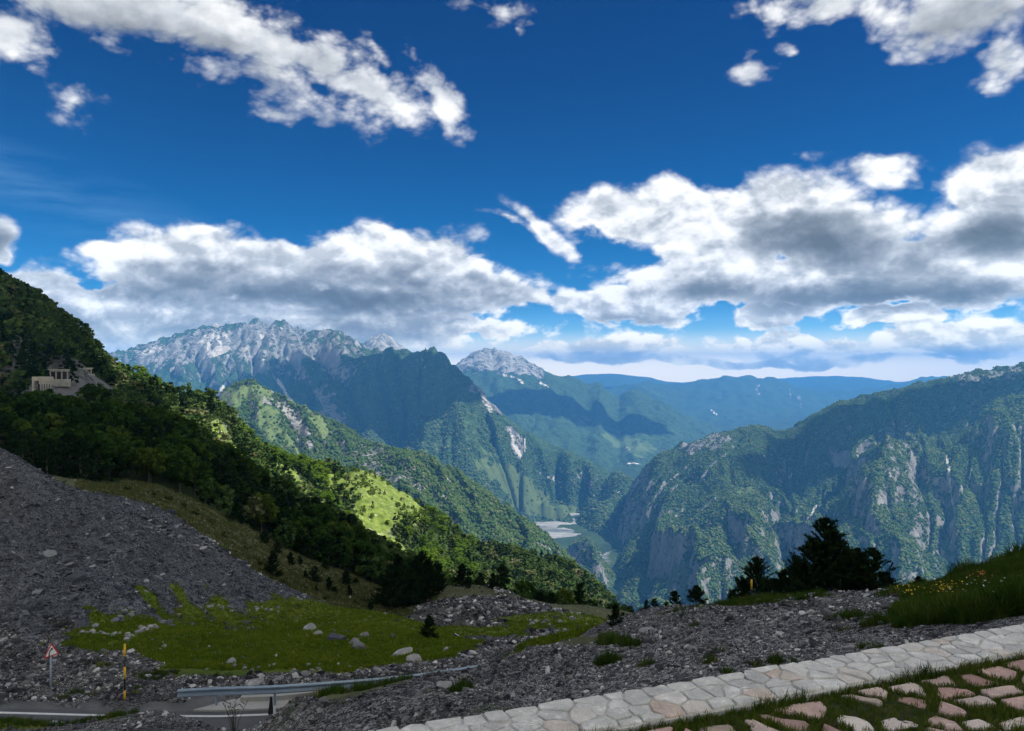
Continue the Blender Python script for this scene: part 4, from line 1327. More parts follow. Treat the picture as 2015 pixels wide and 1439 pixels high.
# ---- stuff scattered with geometry nodes
def scatter(name, P, rot, scl, idx, protos, label, cat):
    """P (n,3); rot (n,3) euler; scl (n,) or (n,3); idx picks the prototype mesh"""
    n = len(P)
    me = bpy.data.meshes.new(name)
    me.vertices.add(n); me.vertices.foreach_set('co', np.asarray(P, np.float32).ravel())
    a = me.attributes.new('rot', 'FLOAT_VECTOR', 'POINT'); a.data.foreach_set('vector', np.asarray(rot, np.float32).ravel())
    s = np.asarray(scl, np.float32)
    if s.ndim == 1: s = np.repeat(s[:, None], 3, 1)
    a = me.attributes.new('scl', 'FLOAT_VECTOR', 'POINT'); a.data.foreach_set('vector', s.ravel())
    a = me.attributes.new('idx', 'INT', 'POINT'); a.data.foreach_set('value', np.asarray(idx, np.int32))
    o = bpy.data.objects.new(name, me)
    COL.objects.link(o)
    src = bpy.data.collections.new(name + '_kinds')
    for k, pm in enumerate(protos):
        po = bpy.data.objects.new('%s_kind_%02d' % (name, k), pm)
        src.objects.link(po)
    ng = bpy.data.node_groups.new(name + '_scatter', 'GeometryNodeTree')
    ng.interface.new_socket('Geometry', in_out='INPUT', socket_type='NodeSocketGeometry')
    ng.interface.new_socket('Geometry', in_out='OUTPUT', socket_type='NodeSocketGeometry')
    N = ng.nodes; Lk = ng.links
    gi = N.new('NodeGroupInput'); go = N.new('NodeGroupOutput')
    mp = N.new('GeometryNodeMeshToPoints')
    iop = N.new('GeometryNodeInstanceOnPoints')
    ci = N.new('GeometryNodeCollectionInfo')
    ci.inputs['Collection'].default_value = src
    ci.inputs['Separate Children'].default_value = True
    ci.inputs['Reset Children'].default_value = True
    iop.inputs['Pick Instance'].default_value = True
    Lk.new(gi.outputs[0], mp.inputs['Mesh'])
    Lk.new(mp.outputs['Points'], iop.inputs['Points'])
    Lk.new(ci.outputs[0], iop.inputs['Instance'])
    for nm, typ, sock in (('rot', 'FLOAT_VECTOR', 'Rotation'), ('scl', 'FLOAT_VECTOR', 'Scale'), ('idx', 'INT', 'Instance Index')):
        na = N.new('GeometryNodeInputNamedAttribute'); na.data_type = typ
        na.inputs['Name'].default_value = nm
        Lk.new(na.outputs['Attribute'], iop.inputs[sock])
    Lk.new(iop.outputs[0], go.inputs[0])
    md = o.modifiers.new('scatter', 'NODES')
    md.node_group = ng
    tag(o, label, cat, kind='stuff')
    return o


def rock_me(name, seed, mat, flat=.7, sub=2, ang=.35):
    bm = bmesh.new()
    bmesh.ops.create_icosphere(bm, subdivisions=sub, radius=1.0)
    rr = random.Random(seed)
    planes = [(Vector((rr.gauss(0, 1), rr.gauss(0, 1), rr.gauss(0, 1))).normalized(), rr.uniform(.45, .85)) for _ in range(9)]
    sx, sy = rr.uniform(.8, 1.25), rr.uniform(.6, 1.0)
    for v in bm.verts:
        p = v.co.copy()
        for nrm, dd in planes:
            e = p.dot(nrm) - dd
            if e > 0: p -= nrm * e * .92
        p += Vector((rr.uniform(-1, 1), rr.uniform(-1, 1), rr.uniform(-1, 1))) * .035
        v.co = Vector((p.x * sx, p.y * sy, p.z * flat)) * 1.25
    me = bpy.data.meshes.new(name)
    bm.to_mesh(me); bm.free()
    me.materials.append(mat)
    return me


def tuft_me(name, mat, n=14, h=1.0, spread=.45, w=.035, seed=0, lean=.35):
    """a grass tuft: bent blades of two segments, unit height"""
    rr = np.random.default_rng(seed)
    Q = []
    for i in range(n):
        a = rr.uniform(0, 2 * np.pi); r = spread * math.sqrt(rr.uniform(0, 1)) * .6
        b = np.array([math.cos(a) * r, math.sin(a) * r, 0])
        a2 = rr.uniform(0, 2 * np.pi)
        hh = h * rr.uniform(.55, 1.0); l = lean * rr.uniform(.2, 1.0) * hh
        mid = b + np.array([math.cos(a2) * l * .35, math.sin(a2) * l * .35, hh * .55])
        tip = b + np.array([math.cos(a2) * l, math.sin(a2) * l, hh * .97])
        s = np.array([-math.sin(a2 + .6), math.cos(a2 + .6), 0]) * w
        Q.append([b - s, b + s, mid + s * .75, mid - s * .75])
        Q.append([mid - s * .75, mid + s * .75, tip + s * .08, tip - s * .08])
    return tri_mesh(name, np.array(Q), mat)


# ---- trees
def leaf_tree(name, seed, mat, nclump=46, per=22, leaf=.085, shape='round'):
    """crown of leaf-sized faces gathered in clumps over limbs; unit height"""
    rr = np.random.default_rng(seed)
    Q = []
    cs = []
    for i in range(nclump):
        u = rr.uniform(0, 1)
        if shape == 'round':
            z = .26 + .70 * u; R0 = .36 * math.sqrt(max(.02, 1 - ((z - .56) / .45) ** 2))
        elif shape == 'tall':
            z = .16 + .80 * u; R0 = .24 * (1 - .75 * u) ** .6 + .03
        else:
            z = .10 + .88 * u; R0 = .27 * (1 - u) ** .85 + .015
        a = rr.uniform(0, 2 * np.pi)
        rad = R0 * (rr.uniform(.35, 1.0) ** .6) * (1 + .25 * math.sin(a * 2 + seed))
        cs.append((math.cos(a) * rad, math.sin(a) * rad, z + rr.normal(0, .015), R0))
    for (cx, cyy, cz, R0) in cs:
        r = rr.uniform(.07, .12) if shape == 'round' else rr.uniform(.05, .085)
        fl = .7 if shape != 'cone' else .40
        D = rr.normal(0, 1, (per, 3)); D /= np.linalg.norm(D, axis=1)[:, None]
        C = np.array([cx, cyy, cz]) + D * r * rr.uniform(.55, 1.05, (per, 1)) * np.array([1, 1, fl])
        for c, d in zip(C, D):
            nrm = d + rr.normal(0, .45, 3) + np.array([0, 0, .35]); nrm /= np.linalg.norm(nrm)
            t = np.cross(nrm, rr.normal(0, 1, 3)); t /= np.linalg.norm(t)
            b = np.cross(nrm, t)
            s = leaf * rr.uniform(.5, 1.0)
            Q.append([c - t * s * .6 - b * s * .4, c + t * s * .5 - b * s * .5, c + t * s * .4 + b * s * .5, c - t * s * .5 + b * s * .35])
    return tri_mesh(name, np.array(Q), mat)


def trunk_me(name, seed, mat, h=.8, r=.022, limbs=6):
    rr = random.Random(seed)
    V = []; Fc = []

    def tube(pts, rad, n=5):
        o = len(V)
        for p, q in zip(pts, rad):
            for k in range(n):
                th = 2 * math.pi * k / n
                V.append((p[0] + math.cos(th) * q, p[1] + math.sin(th) * q, p[2]))
        for i in range(len(pts) - 1):
            for k in range(n):
                Fc.append((o + i * n + k, o + i * n + (k + 1) % n, o + (i + 1) * n + (k + 1) % n, o + (i + 1) * n + k))
    tube([(0, 0, -.06), (.004, 0, h * .3), (.01, .006, h * .65), (.004, .012, h)], [r * 1.2, r, r * .65, r * .15], 6)
    for i in range(limbs):
        z = h * rr.uniform(.3, .85); a = rr.uniform(0, 6.28); l = rr.uniform(.12, .26)
        tube([(0, 0, z), (math.cos(a) * l * .5, math.sin(a) * l * .5, z + l * .3), (math.cos(a) * l, math.sin(a) * l, z + l * .65)], [r * .42, r * .28, r * .08], 4)
    return mesh_np(name, V, Fc, mat, True)


def pine_crown(name, seed, mat, whorls=13, per=6, needle=.055, top=1.0, low=.04, width=.42, shapek=.8):
    """upturned boughs tipped with bottle-brush needles; unit height"""
    rr = np.random.default_rng(seed)
    T = []

    def brush(a, b, r, n):
        ax = b - a; L = np.linalg.norm(ax) + 1e-9; ax = ax / L
        for i in range(n):
            t = rr.uniform(0, 1)
            p = a + (b - a) * t
            d = rr.normal(0, 1, 3); d -= ax * d.dot(ax); d /= np.linalg.norm(d) + 1e-9
            e = p + (d * .75 + ax * .75) * r * rr.uniform(.7, 1.1)
            s = np.cross(ax, d) * r * .17
            T.append([p - s, p + s, e])
    for w in range(whorls):
        u = w / (whorls - 1)
        z = low + (top - .10 - low) * u ** .9
        R0 = width * (1 - u) ** shapek + .03
        for k in range(per + (2 if u < .5 else 0)):
            a = rr.uniform(0, 2 * np.pi)
            l = R0 * rr.uniform(.42, 1.22)
            up = .25 + .55 * u + rr.uniform(-.08, .12)
            p0 = np.array([0, 0, z - .02]); p1 = np.array([math.cos(a) * l * .55, math.sin(a) * l * .55, z + l * up * .30])
            p2 = np.array([math.cos(a) * l, math.sin(a) * l, z + l * up * .95 + .02])
            s = np.array([-math.sin(a), math.cos(a), 0]) * .006
            T.append([p0 - s, p0 + s, p2])
            brush(p0 + (p1 - p0) * .35, p1, needle * .95, 16)
            brush(p1, p2, needle * .9, 22)
            for q in range(3):
                aa = a + rr.uniform(-.9, .9); ll = l * rr.uniform(.22, .4)
                st = p0 + (p2 - p0) * rr.uniform(.35, .9)
                en = st + np.array([math.cos(aa) * ll, math.sin(aa) * ll, ll * rr.uniform(.4, .9)])
                brush(st, en, needle * .95, 16)
    brush(np.array([0, 0, top - .2]), np.array([0, 0, top]), needle * .62, 34)
    return tri_mesh(name, np.array(T), mat)


def blob_tree(name, seed, mat, sub=1, h=1.0):
    """a small far crown: lumpy closed hull, unit height"""
    rr = random.Random(seed)
    bm = bmesh.new()
    bmesh.ops.create_icosphere(bm, subdivisions=sub + 1, radius=.42)
    from mathutils import noise as mn
    for v in bm.verts:
        k = 1 + .34 * mn.noise(v.co * 4.2 + Vector((seed * 3.1, 0, 0))) + rr.uniform(-.16, .16)
        v.co = Vector((v.co.x * k * .95, v.co.y * k * .95, .55 + v.co.z * k * 1.1))
    me = bpy.data.meshes.new(name)
    bm.to_mesh(me); bm.free()
    me.materials.append(mat)
    return me


# ------------------------------------------------------------------ trees of the hillside
M_bark = simple_mat('bark', (.07, .06, .05), .95, var=.4, scale=3)
M_leaf = leaf_mat('broad_leaves', (.009, .027, .006), (.048, .092, .014), (.062, .095, .014), .30, .06)
M_leaf_sunlit = leaf_mat('sunlit_leaves', (.050, .10, .012), (.11, .18, .025), None, .35, .1)  # lighter copy of the broad leaves, sunlight put into its green
M_need = leaf_mat('dark_needles', (.007, .017, .007), (.016, .030, .010), None, .12, .2)
M_far_leaf = leaf_mat('far_crowns', (.020, .045, .012), (.070, .11, .030), (.10, .11, .05), .10, .02)
M_far_rm = leaf_mat('gorge_crowns', (.026, .055, .016), (.095, .14, .040), (.15, .15, .08), .05, .004)

broad = [leaf_tree('leafy_crown', 20 + i, M_leaf, 54, 26, .075, 'round') for i in range(4)]
tall = [leaf_tree('leafy_crown', 30 + i, M_leaf, 54, 24, .06, 'tall') for i in range(2)]
fir = [leaf_tree('needle_crown', 40 + i, M_need, 70, 20, .055, 'cone') for i in range(3)]
trunks = [trunk_me('trunk', i, M_bark) for i in range(3)]
sunlit_crowns = [leaf_tree('sunlit_crown', 50 + i, M_leaf_sunlit, 50, 22, .08, 'round') for i in range(2)]
KINDS = {'broad': broad, 'tall': tall, 'fir': fir, 'bright': sunlit_crowns}
low_broad = [leaf_tree('far_leafy_crown', 60 + i, M_far_leaf, 20, 12, .13, 'round') for i in range(4)]
low_fir = [leaf_tree('far_needle_crown', 70 + i, M_need, 26, 9, .11, 'cone') for i in range(2)]


def cand(n, px0, px1, d0, d1, seed):
    r = np.random.default_rng(seed)
    px = r.uniform(px0, px1, n)
    # even cover of the ground: density grows with distance squared
    u = r.uniform(0, 1, n)
    d = (d0 ** 2 + u * (d1 ** 2 - d0 ** 2)) ** .5
    return px, d


# every stem of the hillside, thinned by what grows where
px, d = cand(60000, -105, 1290, 100, 800, 3)
W = S_near.W
wf = S_near.samp(W['f'], px, d); wG = S_near.samp(W['G'], px, d); wb = S_near.samp(W['b'], px, d); wr = S_near.samp(W['r'], px, d); wa = S_near.samp(W['a'], px, d)
X = (px - CX) / F_PX * d
clump = fbm(X / 22, d / 22, 4, .55, 200)
rr = np.random.default_rng(8)
dens = wf * (1.0 + .5 * clump) + wG * np.clip(clump * 3.0 - .02, 0, 1) * 1.1 + wr * .45
keep = (rr.uniform(0, 1, len(px)) < dens) & (wa < .25) & (wb < .5)
keep &= ~((px > 52) & (px < 138) & (d > 236) & (d < 266))            # road galleries stand here
keep &= ~((px > 92) & (px < 138) & (d > 262) & (d < 312))
keep &= ~((px > 146) & (px < 184) & (d > 322) & (d < 350))
px, d, X, wfk, wGk = px[keep], d[keep], X[keep], wf[keep], wG[keep]
z = S_near.zat(px, d)
# spacing: reject crowns that stand on top of one another
order = rr.permutation(len(px)); cell = {}
ok = np.zeros(len(px), bool)
for i in order:
    r_ = (2.9 + .0025 * d[i]) * (.85 if px[i] < 330 else 1)
    c = (int(X[i] / 6), int(d[i] / 6))
    good = True
    for a in (-1, 0, 1):
        for b in (-1, 0, 1):
            for j in cell.get((c[0] + a, c[1] + b), ()):
                if (X[i] - X[j]) ** 2 + (d[i] - d[j]) ** 2 < r_ * r_:
                    good = False; break
            if not good: break
        if not good: break
    if good:
        ok[i] = True; cell.setdefault(c, []).append(i)
px, d, X, z, wfk, wGk = px[ok], d[ok], X[ok], z[ok], wfk[ok], wGk[ok]
hgt = rr.uniform(7.0, 11.5, len(px)) * (.8 + .2 * rr.uniform(0, 1, len(px)))
hgt *= np.where(wGk > .45, .50, 1.0) * np.where((d < 150), .75, 1.0) * np.where(px > 700, .82, 1.0)
vis = S_near.visible(px, d, z + hgt, 0)
px, d, X, z, hgt, wfk, wGk = (a[vis] for a in (px, d, X, z, hgt, wfk, wGk))
print('STAT stems', len(px), round(time.time() - T0, 1))
shown = hgt / d * F_PX
fnoise = fbm(X / 40 + 5, d / 40, 3, .5, 210)
isfir = (fnoise + rr.normal(0, .22, len(px))) > .10
is_sunlit = (~isfir) & (((px > 225) & (px < 330) & (d > 395)) | ((px > 470) & (px < 640) & (d > 430)) | ((px > 620) & (px < 940) & (d > 300) & (rr.uniform(0, 1, len(px)) < .5)))
near_first = np.argsort(-shown)
sel = np.zeros(len(px), bool); sel[near_first[:300]] = True


def region(i):
    p, dd = px[i], d[i]
    if p < 235 and dd > 290: return ('on the steep dark hill above the road galleries', 'trees on the hill above the galleries')
    if p < 260 and dd > 190: return ('just below the concrete road galleries', 'trees below the road galleries')
    if dd < 150: return ('at the lower edge of the shaded forest', 'trees along the lower forest edge')
    if p > 620 and wGk[i] > .3: return ('on the sunlit pasture spur', 'trees on the sunlit pasture')
    if dd > 330: return ('on the wooded crest towards the green shoulder', 'trees of the wooded crest')
    if p < 300: return ('in the shaded forest above the slate tip', 'trees of the forest above the slate tip')
    if p < 520: return ('in the middle of the shaded hillside forest', 'trees of the shaded hillside forest')
    return ('in the shaded forest just below the sunlit pasture', 'trees of the forest below the sunlit pasture')


proto = {}
for i in np.nonzero(sel)[0]:
    if isfir[i]: k = 'fir'
    elif is_sunlit[i]: k = 'bright'
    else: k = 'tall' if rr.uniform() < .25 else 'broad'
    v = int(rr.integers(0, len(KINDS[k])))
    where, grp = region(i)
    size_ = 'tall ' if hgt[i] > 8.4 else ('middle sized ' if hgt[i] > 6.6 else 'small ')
    adj = size_ + {'fir': 'dark conical conifer', 'bright': 'round tree in painted sunlit green', 'tall': 'slender dark leafy tree', 'broad': 'broad dark leafy tree'}[k]
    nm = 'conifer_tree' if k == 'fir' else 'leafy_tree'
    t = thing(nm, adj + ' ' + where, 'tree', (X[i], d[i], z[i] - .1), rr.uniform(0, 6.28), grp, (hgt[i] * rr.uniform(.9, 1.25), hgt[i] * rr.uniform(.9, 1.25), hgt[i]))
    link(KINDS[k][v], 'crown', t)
    link(trunks[v % 3], 'trunk', t)
rest = ~sel
P = np.stack([X, d, z - .1], -1)[rest]
n = len(P)
rot = np.zeros((n, 3)); rot[:, 2] = rr.uniform(0, 6.28, n)
allk = low_broad + low_fir + sunlit_crowns
idx = np.where(isfir[rest], 4 + rr.integers(0, 2, n), np.where(is_sunlit[rest], 6 + rr.integers(0, 2, n), rr.integers(0, 4, n)))
w_ = rr.uniform(.95, 1.35, n)
scatter('woodland', P, rot, np.stack([hgt[rest] * w_, hgt[rest] * w_, hgt[rest]], -1), idx, allk, 'mixed woodland covering the hillside beyond the nearest trees', 'woodland')
print('STAT hillside trees', int(sel.sum()), n, round(time.time() - T0, 1))


# ---- woods on the middle ridge, the mountain right of the gorge and the foot of the massif
def far_woods(S, masks, n, hmin, hmax, seed, mat, label, dmax=1e9, pxr=None, thin=1.0):
    r = np.random.default_rng(seed)
    # stems spread evenly in the view so that none is wasted on slopes seen end on
    p = r.uniform(S.px0, S.px1, n); l = r.uniform(S.l0, S.l1, n)
    dd = np.exp(l)
    zz = S.zat(p, dd)
    hh = r.uniform(hmin, hmax, n)
    rock, grass, scree = masks
    rk = S.samp(rock, p, dd); gr = S.samp(grass, p, dd); sc = S.samp(scree, p, dd)
    xx = (p - CX) / F_PX * dd
    cl = fbm(xx / 90, dd / 90, 5, .6, seed)
    prob = (1 - sm(rk + cl * .35, .30, .66)) * (1 - sm(gr + cl * .3, .28, .5) * .93) * (1 - sm(sc, .25, .45)) * thin
    py = CY - (zz + hh) / dd * F_PX
    k = (r.uniform(0, 1, n) < prob) & (dd < dmax) & S.visible(p, dd, zz + hh, 1.0) & (py < 1260)
    k &= S_near.visible(p, np.full(n, 815.0), (zz + hh) / dd * 815.0, 4)
    p, dd, zz, hh, xx = p[k], dd[k], zz[k], hh[k], xx[k]
    m = len(p)
    rot = np.zeros((m, 3)); rot[:, 2] = r.uniform(0, 6.28, m)
    w = r.uniform(.9, 1.5, m)
    o = scatter('woodland', np.stack([xx, dd, zz - hh * .12], -1), rot, np.stack([hh * w, hh * w, hh], -1), r.integers(0, 4, m), [blob_tree('crown_hull', seed * 10 + q, mat, 0) for q in range(4)], label, 'woodland')
    print('STAT woods', m, round(time.time() - T0, 1))
    return o


far_woods(S_mid, MID_MASKS, 90000, 5, 11, 301, M_far_leaf, 'woods on the green shoulder ridge')
far_woods(S_mas, MAS_MASKS, 110000, 9, 19, 303, M_far_rm, 'woods on the lower slopes of the massif', dmax=5600, thin=.8)
far_woods(SGf, (bed * 0, bed * 0, np.clip(bed * 1.4, 0, 1)), 26000, 8, 15, 304, M_far_rm, 'woods on the valley floor beside the river bed')
far_woods(S_right, RIGHT_MASKS, 170000, 6, 12, 302, M_far_rm, 'woods on the mountain right of the gorge')


# ------------------------------------------------------------------ stone paving and wall at the viewpoint
def clip_poly(poly, p, nrm):
    out = []
    for i in range(len(poly)):
        a, b = poly[i], poly[(i + 1) % len(poly)]
        da = (a[0] - p[0]) * nrm[0] + (a[1] - p[1]) * nrm[1]
        db = (b[0] - p[0]) * nrm[0] + (b[1] - p[1]) * nrm[1]
        if da <= 0: out.append(a)
        if (da <= 0) != (db <= 0):
            t = da / (da - db)
            out.append((a[0] + (b[0] - a[0]) * t, a[1] + (b[1] - a[1]) * t))
    return out


def voronoi_cells(seeds, bound, gap):
    cells = []
    S_ = np.array(seeds)
    for i, s in enumerate(seeds):
        poly = list(bound(s))
        dd = ((S_ - S_[i]) ** 2).sum(1)
        for j in np.argsort(dd)[1:18]:
            o_ = S_[j]
            dx, dy = o_[0] - s[0], o_[1] - s[1]
            L = math.hypot(dx, dy)
            g = gap(i, j) / 2
            mid = ((s[0] + o_[0]) / 2 - dx / L * g, (s[1] + o_[1]) / 2 - dy / L * g)
            poly = clip_poly(poly, mid, (dx, dy))
            if len(poly) < 3: break
        cells.append(poly)
    return cells


def slab_mesh(name, poly, top, thick, mat, seed, rough=.004, rounding=.25, crown=.006, inset=.010):
    """an irregular stone: chipped outline, slightly domed uneven top"""
    rr = random.Random(seed)
    c = (sum(p[0] for p in poly) / len(poly), sum(p[1] for p in poly) / len(poly))
    pts = []
    n = len(poly)
    for i in range(n):
        a, b = Vector(poly[i]), Vector(poly[(i + 1) % n]); pr = Vector(poly[i - 1])
        L = (b - a).length
        r0 = min(rounding, .45)
        p1 = a + (pr - a) * r0 * .5 * min(1, (b - a).length / max((pr - a).length, 1e-4)); p2 = a + (b - a) * r0 * .5
        pts.append(p1.lerp(a, .35)); pts.append(p2.lerp(a, .35)) if L > .03 else None
        if L > .09:
            m = a.lerp(b, rr.uniform(.35, .65)); nn = Vector((-(b - a).y, (b - a).x)).normalized()
            pts.append(m + nn * rr.uniform(-.010, .006))
    C = Vector(c)
    V = []; Fc = []
    k = len(pts)
    rings = [(1.0, -thick, 0), (1.0, -.006, 0), (1 - inset / .09, 0.0, 1), (.5, crown, 2)]
    for s, z, q in rings:
        for p in pts:
            e = C + (p - C) * s
            V.append((e.x - C.x, e.y - C.y, z + rr.uniform(-rough, rough) * (1 if q else .4)))
    V.append((0, 0, crown * 1.1 + rr.uniform(-rough, rough)))
    for r in range(3):
        for i in range(k):
            Fc.append((r * k + i, r * k + (i + 1) % k, (r + 1) * k + (i + 1) % k, (r + 1) * k + i))
    for i in range(k):
        Fc.append((3 * k + i, 3 * k + (i + 1) % k, 4 * k))
    me = mesh_np(name, V, Fc, mat)
    return me, (C.x, C.y, top)


M_wallstone = stone_mat('pale_wall_stone', [(0, (.62, .60, .55)), (.3, (.72, .70, .65)), (.6, (.54, .525, .49)), (.8, (.78, .76, .71)), (.94, (.66, .59, .51)), (1, (.66, .50, .40))], 14, (.84, .82, .78, 1), .006)
M_mortar = simple_mat('mortar', (.58, .56, .52), .95, var=.22, scale=9, bumpk=.5, bdist=.01)
M_pave = stone_mat('rose_paving_stone', [(0, (.56, .38, .32)), (.2, (.68, .54, .47)), (.35, (.40, .25, .21)), (.5, (.74, .64, .57)), (.65, (.50, .30, .26)), (.8, (.66, .52, .45)), (.9, (.78, .70, .62)), (1, (.46, .37, .30))], 12, (.74, .60, .54, 1), .005)
M_soil = simple_mat('dark_soil', (.040, .048, .016), 1.0, var=.5, scale=18, bumpk=.8, bdist=.02)

WT = .34                                       # wall thickness along the view
WALL_TOP = -1.60


def in_wall(x, y):
    w = wall_line(x)
    return w - WT < y < w


# mortar body of the wall
xs = np.linspace(-2.2, 5.2, 90)
V = []; Fc = []
rr_ = np.random.default_rng(4)
for i, x in enumerate(xs):
    w = wall_line(x)
    j0, j1 = rr_.uniform(-.008, .008, 2)
    V += [(x, w - WT + j0, -2.0), (x, w - WT + j0, WALL_TOP - .012), (x, w - WT * .5, WALL_TOP - .006), (x, w + j1, WALL_TOP - .012), (x, w + .02 + j1, -2.75)]
for i in range(len(xs) - 1):
    for k in range(4):
        a = i * 5 + k
        Fc.append((a, a + 5, a + 6, a + 1))
wall = thing('stone_wall', 'low pale limestone wall edging the paved viewpoint', 'wall', (0, 0, 0))
link(mesh_np('mortar', V, Fc, M_mortar, False), 'mortar', wall)
seeds = []
rs = np.random.default_rng(77)
x = -1.9
while x < 4.9:
    n_ = 3 if rs.uniform() < .6 else 4
    for q in range(n_):
        seeds.append((x + rs.uniform(-.06, .06), wall_line(x) - WT * ((q + .5) / n_ + rs.uniform(-.09, .09))))
    x += rs.uniform(.085, .17)


def wall_bound(s):
    x0, x1 = s[0] - .3, s[0] + .3
    return [(x0, wall_line(x0) - WT + .006), (x1, wall_line(x1) - WT + .006), (x1, wall_line(x1) - .004), (x0, wall_line(x0) - .004)]


for i, poly in enumerate(voronoi_cells(seeds, wall_bound, lambda a, b: .011)):
    if len(poly) < 3: continue
    ar = abs(sum(poly[k][0] * poly[(k + 1) % len(poly)][1] - poly[(k + 1) % len(poly)][0] * poly[k][1] for k in range(len(poly)))) / 2
    if ar < .0012: continue
    me, c = slab_mesh('stone', poly, WALL_TOP + rs.uniform(-.002, .007), .05, M_wallstone, i, .0030, .30, .000, .004)
    link(me, 'stone', wall, c)
# outer face courses of the wall
for k in range(46):
    x = -1.6 + k * .14 + rs.uniform(-.02, .02)
    for lv in range(3):
        me = box_mesh('stone', (-.065, .065, -.03, .035, -.055, .055), M_wallstone, .012)
        link(me, 'stone', wall, (x + (lv % 2) * .07, wall_line(x) + .006, WALL_TOP - .09 - lv * .125), (0, 0, .34), (rs.uniform(.8, 1.05), 1, rs.uniform(.85, 1.05)))

# paving: rose stones set in grass
bed = bpy.data.meshes.new('paving')
V = []; Fc = []
gx = np.linspace(-2.0, 5.4, 75)
for i, x in enumerate(gx):
    top_ = wall_line(x) - WT + .01
    for k in range(6):
        V.append((x, 1.6 + (top_ - 1.6) * k / 5, -1.640 + .006 * math.sin(x * 9 + k)))
for i in range(len(gx) - 1):
    for k in range(5):
        a = i * 6 + k
        Fc.append((a, a + 6, a + 7, a + 1))
pave = link(mesh_np('paving', V, Fc, M_soil, True), 'paving')
tag(pave, 'rose stone paving with grass growing in its joints', 'paving', kind='structure')
seeds = []
yy = 2.35
row = 0
while yy < 5.2:
    x = -1.2 + rs.uniform(0, .2)
    while x < 4.6:
        y_ = yy + rs.uniform(-.04, .04) + .33 * x * .0
        if 2.2 < y_ < wall_line(x) - WT - .055:
            seeds.append((x + rs.uniform(-.03, .03), y_))
        x += rs.uniform(.10, .34)
    yy += .112
    row += 1
gaps = rs.uniform(.010, .058, len(seeds))


def pave_bound(s):
    x0, x1 = s[0] - .26, s[0] + .26
    t0, t1 = wall_line(x0) - WT - .035, wall_line(x1) - WT - .035
    return [(x0, s[1] - .17), (x1, s[1] - .17), (x1, min(s[1] + .17, t1)), (x0, min(s[1] + .17, t0))]


pave_polys = []
for i, poly in enumerate(voronoi_cells(seeds, pave_bound, lambda a, b: (gaps[a] + gaps[b]) / 2 + .012)):
    if len(poly) < 3: continue
    ar = abs(sum(poly[k][0] * poly[(k + 1) % len(poly)][1] - poly[(k + 1) % len(poly)][0] * poly[k][1] for k in range(len(poly)))) / 2
    if ar < .003 or rs.uniform() < .07: continue
    me, c = slab_mesh('stone', poly, -1.627 + rs.uniform(-.007, .006), .05, M_pave, 500 + i, .0035, .30, .001, .006)
    link(me, 'stone', pave, c)
    pave_polys.append(poly)
print('STAT paving', len(pave_polys), round(time.time() - T0, 1))


def inside_any(x, y, polys, shrink=1.0):
    res = np.zeros(len(x), bool)
    for poly in polys:
        P = np.array(poly)
        c = P.mean(0); P = c + (P - c) * shrink
        m = (x > P[:, 0].min()) & (x < P[:, 0].max()) & (y > P[:, 1].min()) & (y < P[:, 1].max())
        if not m.any(): continue
        ins = np.ones(m.sum(), bool)
        xx, yy_ = x[m], y[m]
        ar = 0
        for k in range(len(P)):
            a, b = P[k], P[(k + 1) % len(P)]
            ins &= ((b[0] - a[0]) * (yy_ - a[1]) - (b[1] - a[1]) * (xx - a[0])) > 0
        res[m] |= ins
    return res


# ------------------------------------------------------------------ grass
M_grass = leaf_mat('grass_blades', (.055, .090, .012), (.115, .155, .024), (.18, .17, .07), .25, 2.5)
M_grass_d = leaf_mat('tall_grass_blades', (.024, .052, .008), (.058, .10, .015), (.12, .12, .04), .25, 1.0)
M_mead = leaf_mat('meadow_blades', (.055, .12, .009), (.15, .19, .018), (.22, .21, .03), .25, .25)
M_dryg = leaf_mat('dry_blades', (.045, .062, .018), (.115, .122, .045), (.18, .165, .09), .2, .3)
short = [tuft_me('short_tuft', M_grass, 12, 1, .9, .045, i, .55) for i in range(4)]
long_ = [tuft_me('long_tuft', M_grass_d, 22, 1, .55, .022, 10 + i, .45) for i in range(4)]
dryt = [tuft_me('dry_tuft', M_dryg, 9, 1, 1.3, .10, 30 + i, .6) for i in range(3)]
meadt = [tuft_me('meadow_tuft', M_mead, 9, 1, 1.3, .10, 20 + i, .6) for i in range(3)]
rg = np.random.default_rng(21)


def norm_rot(n, tilt=.2):
    r = np.zeros((n, 3)); r[:, 0] = rg.normal(0, tilt, n); r[:, 1] = rg.normal(0, tilt, n); r[:, 2] = rg.uniform(0, 6.28, n)
    return r


# joints of the paving
n = 42000
x = rg.uniform(-1.4, 4.6, n); y = rg.uniform(2.3, 5.2, n)
k = (y < wall_line(x) - WT + .004) & ~inside_any(x, y, pave_polys, .90) & (np.abs((x) / y) < .95)
x, y = x[k], y[k]
edge = np.clip((y - (wall_line(x) - WT - .05)) / .05, 0, 1)
hh = rg.uniform(.022, .044, len(x)) * (1 + .5 * edge) * (1 + .5 * fbm(x * 3, y * 3, 2, .5, 9))
scatter('grass', np.stack([x, y, np.full(len(x), -1.642)], -1), norm_rot(len(x), .15), hh, rg.integers(0, 4, len(x)), short, 'short dark grass growing in the joints of the rose paving', 'grass')
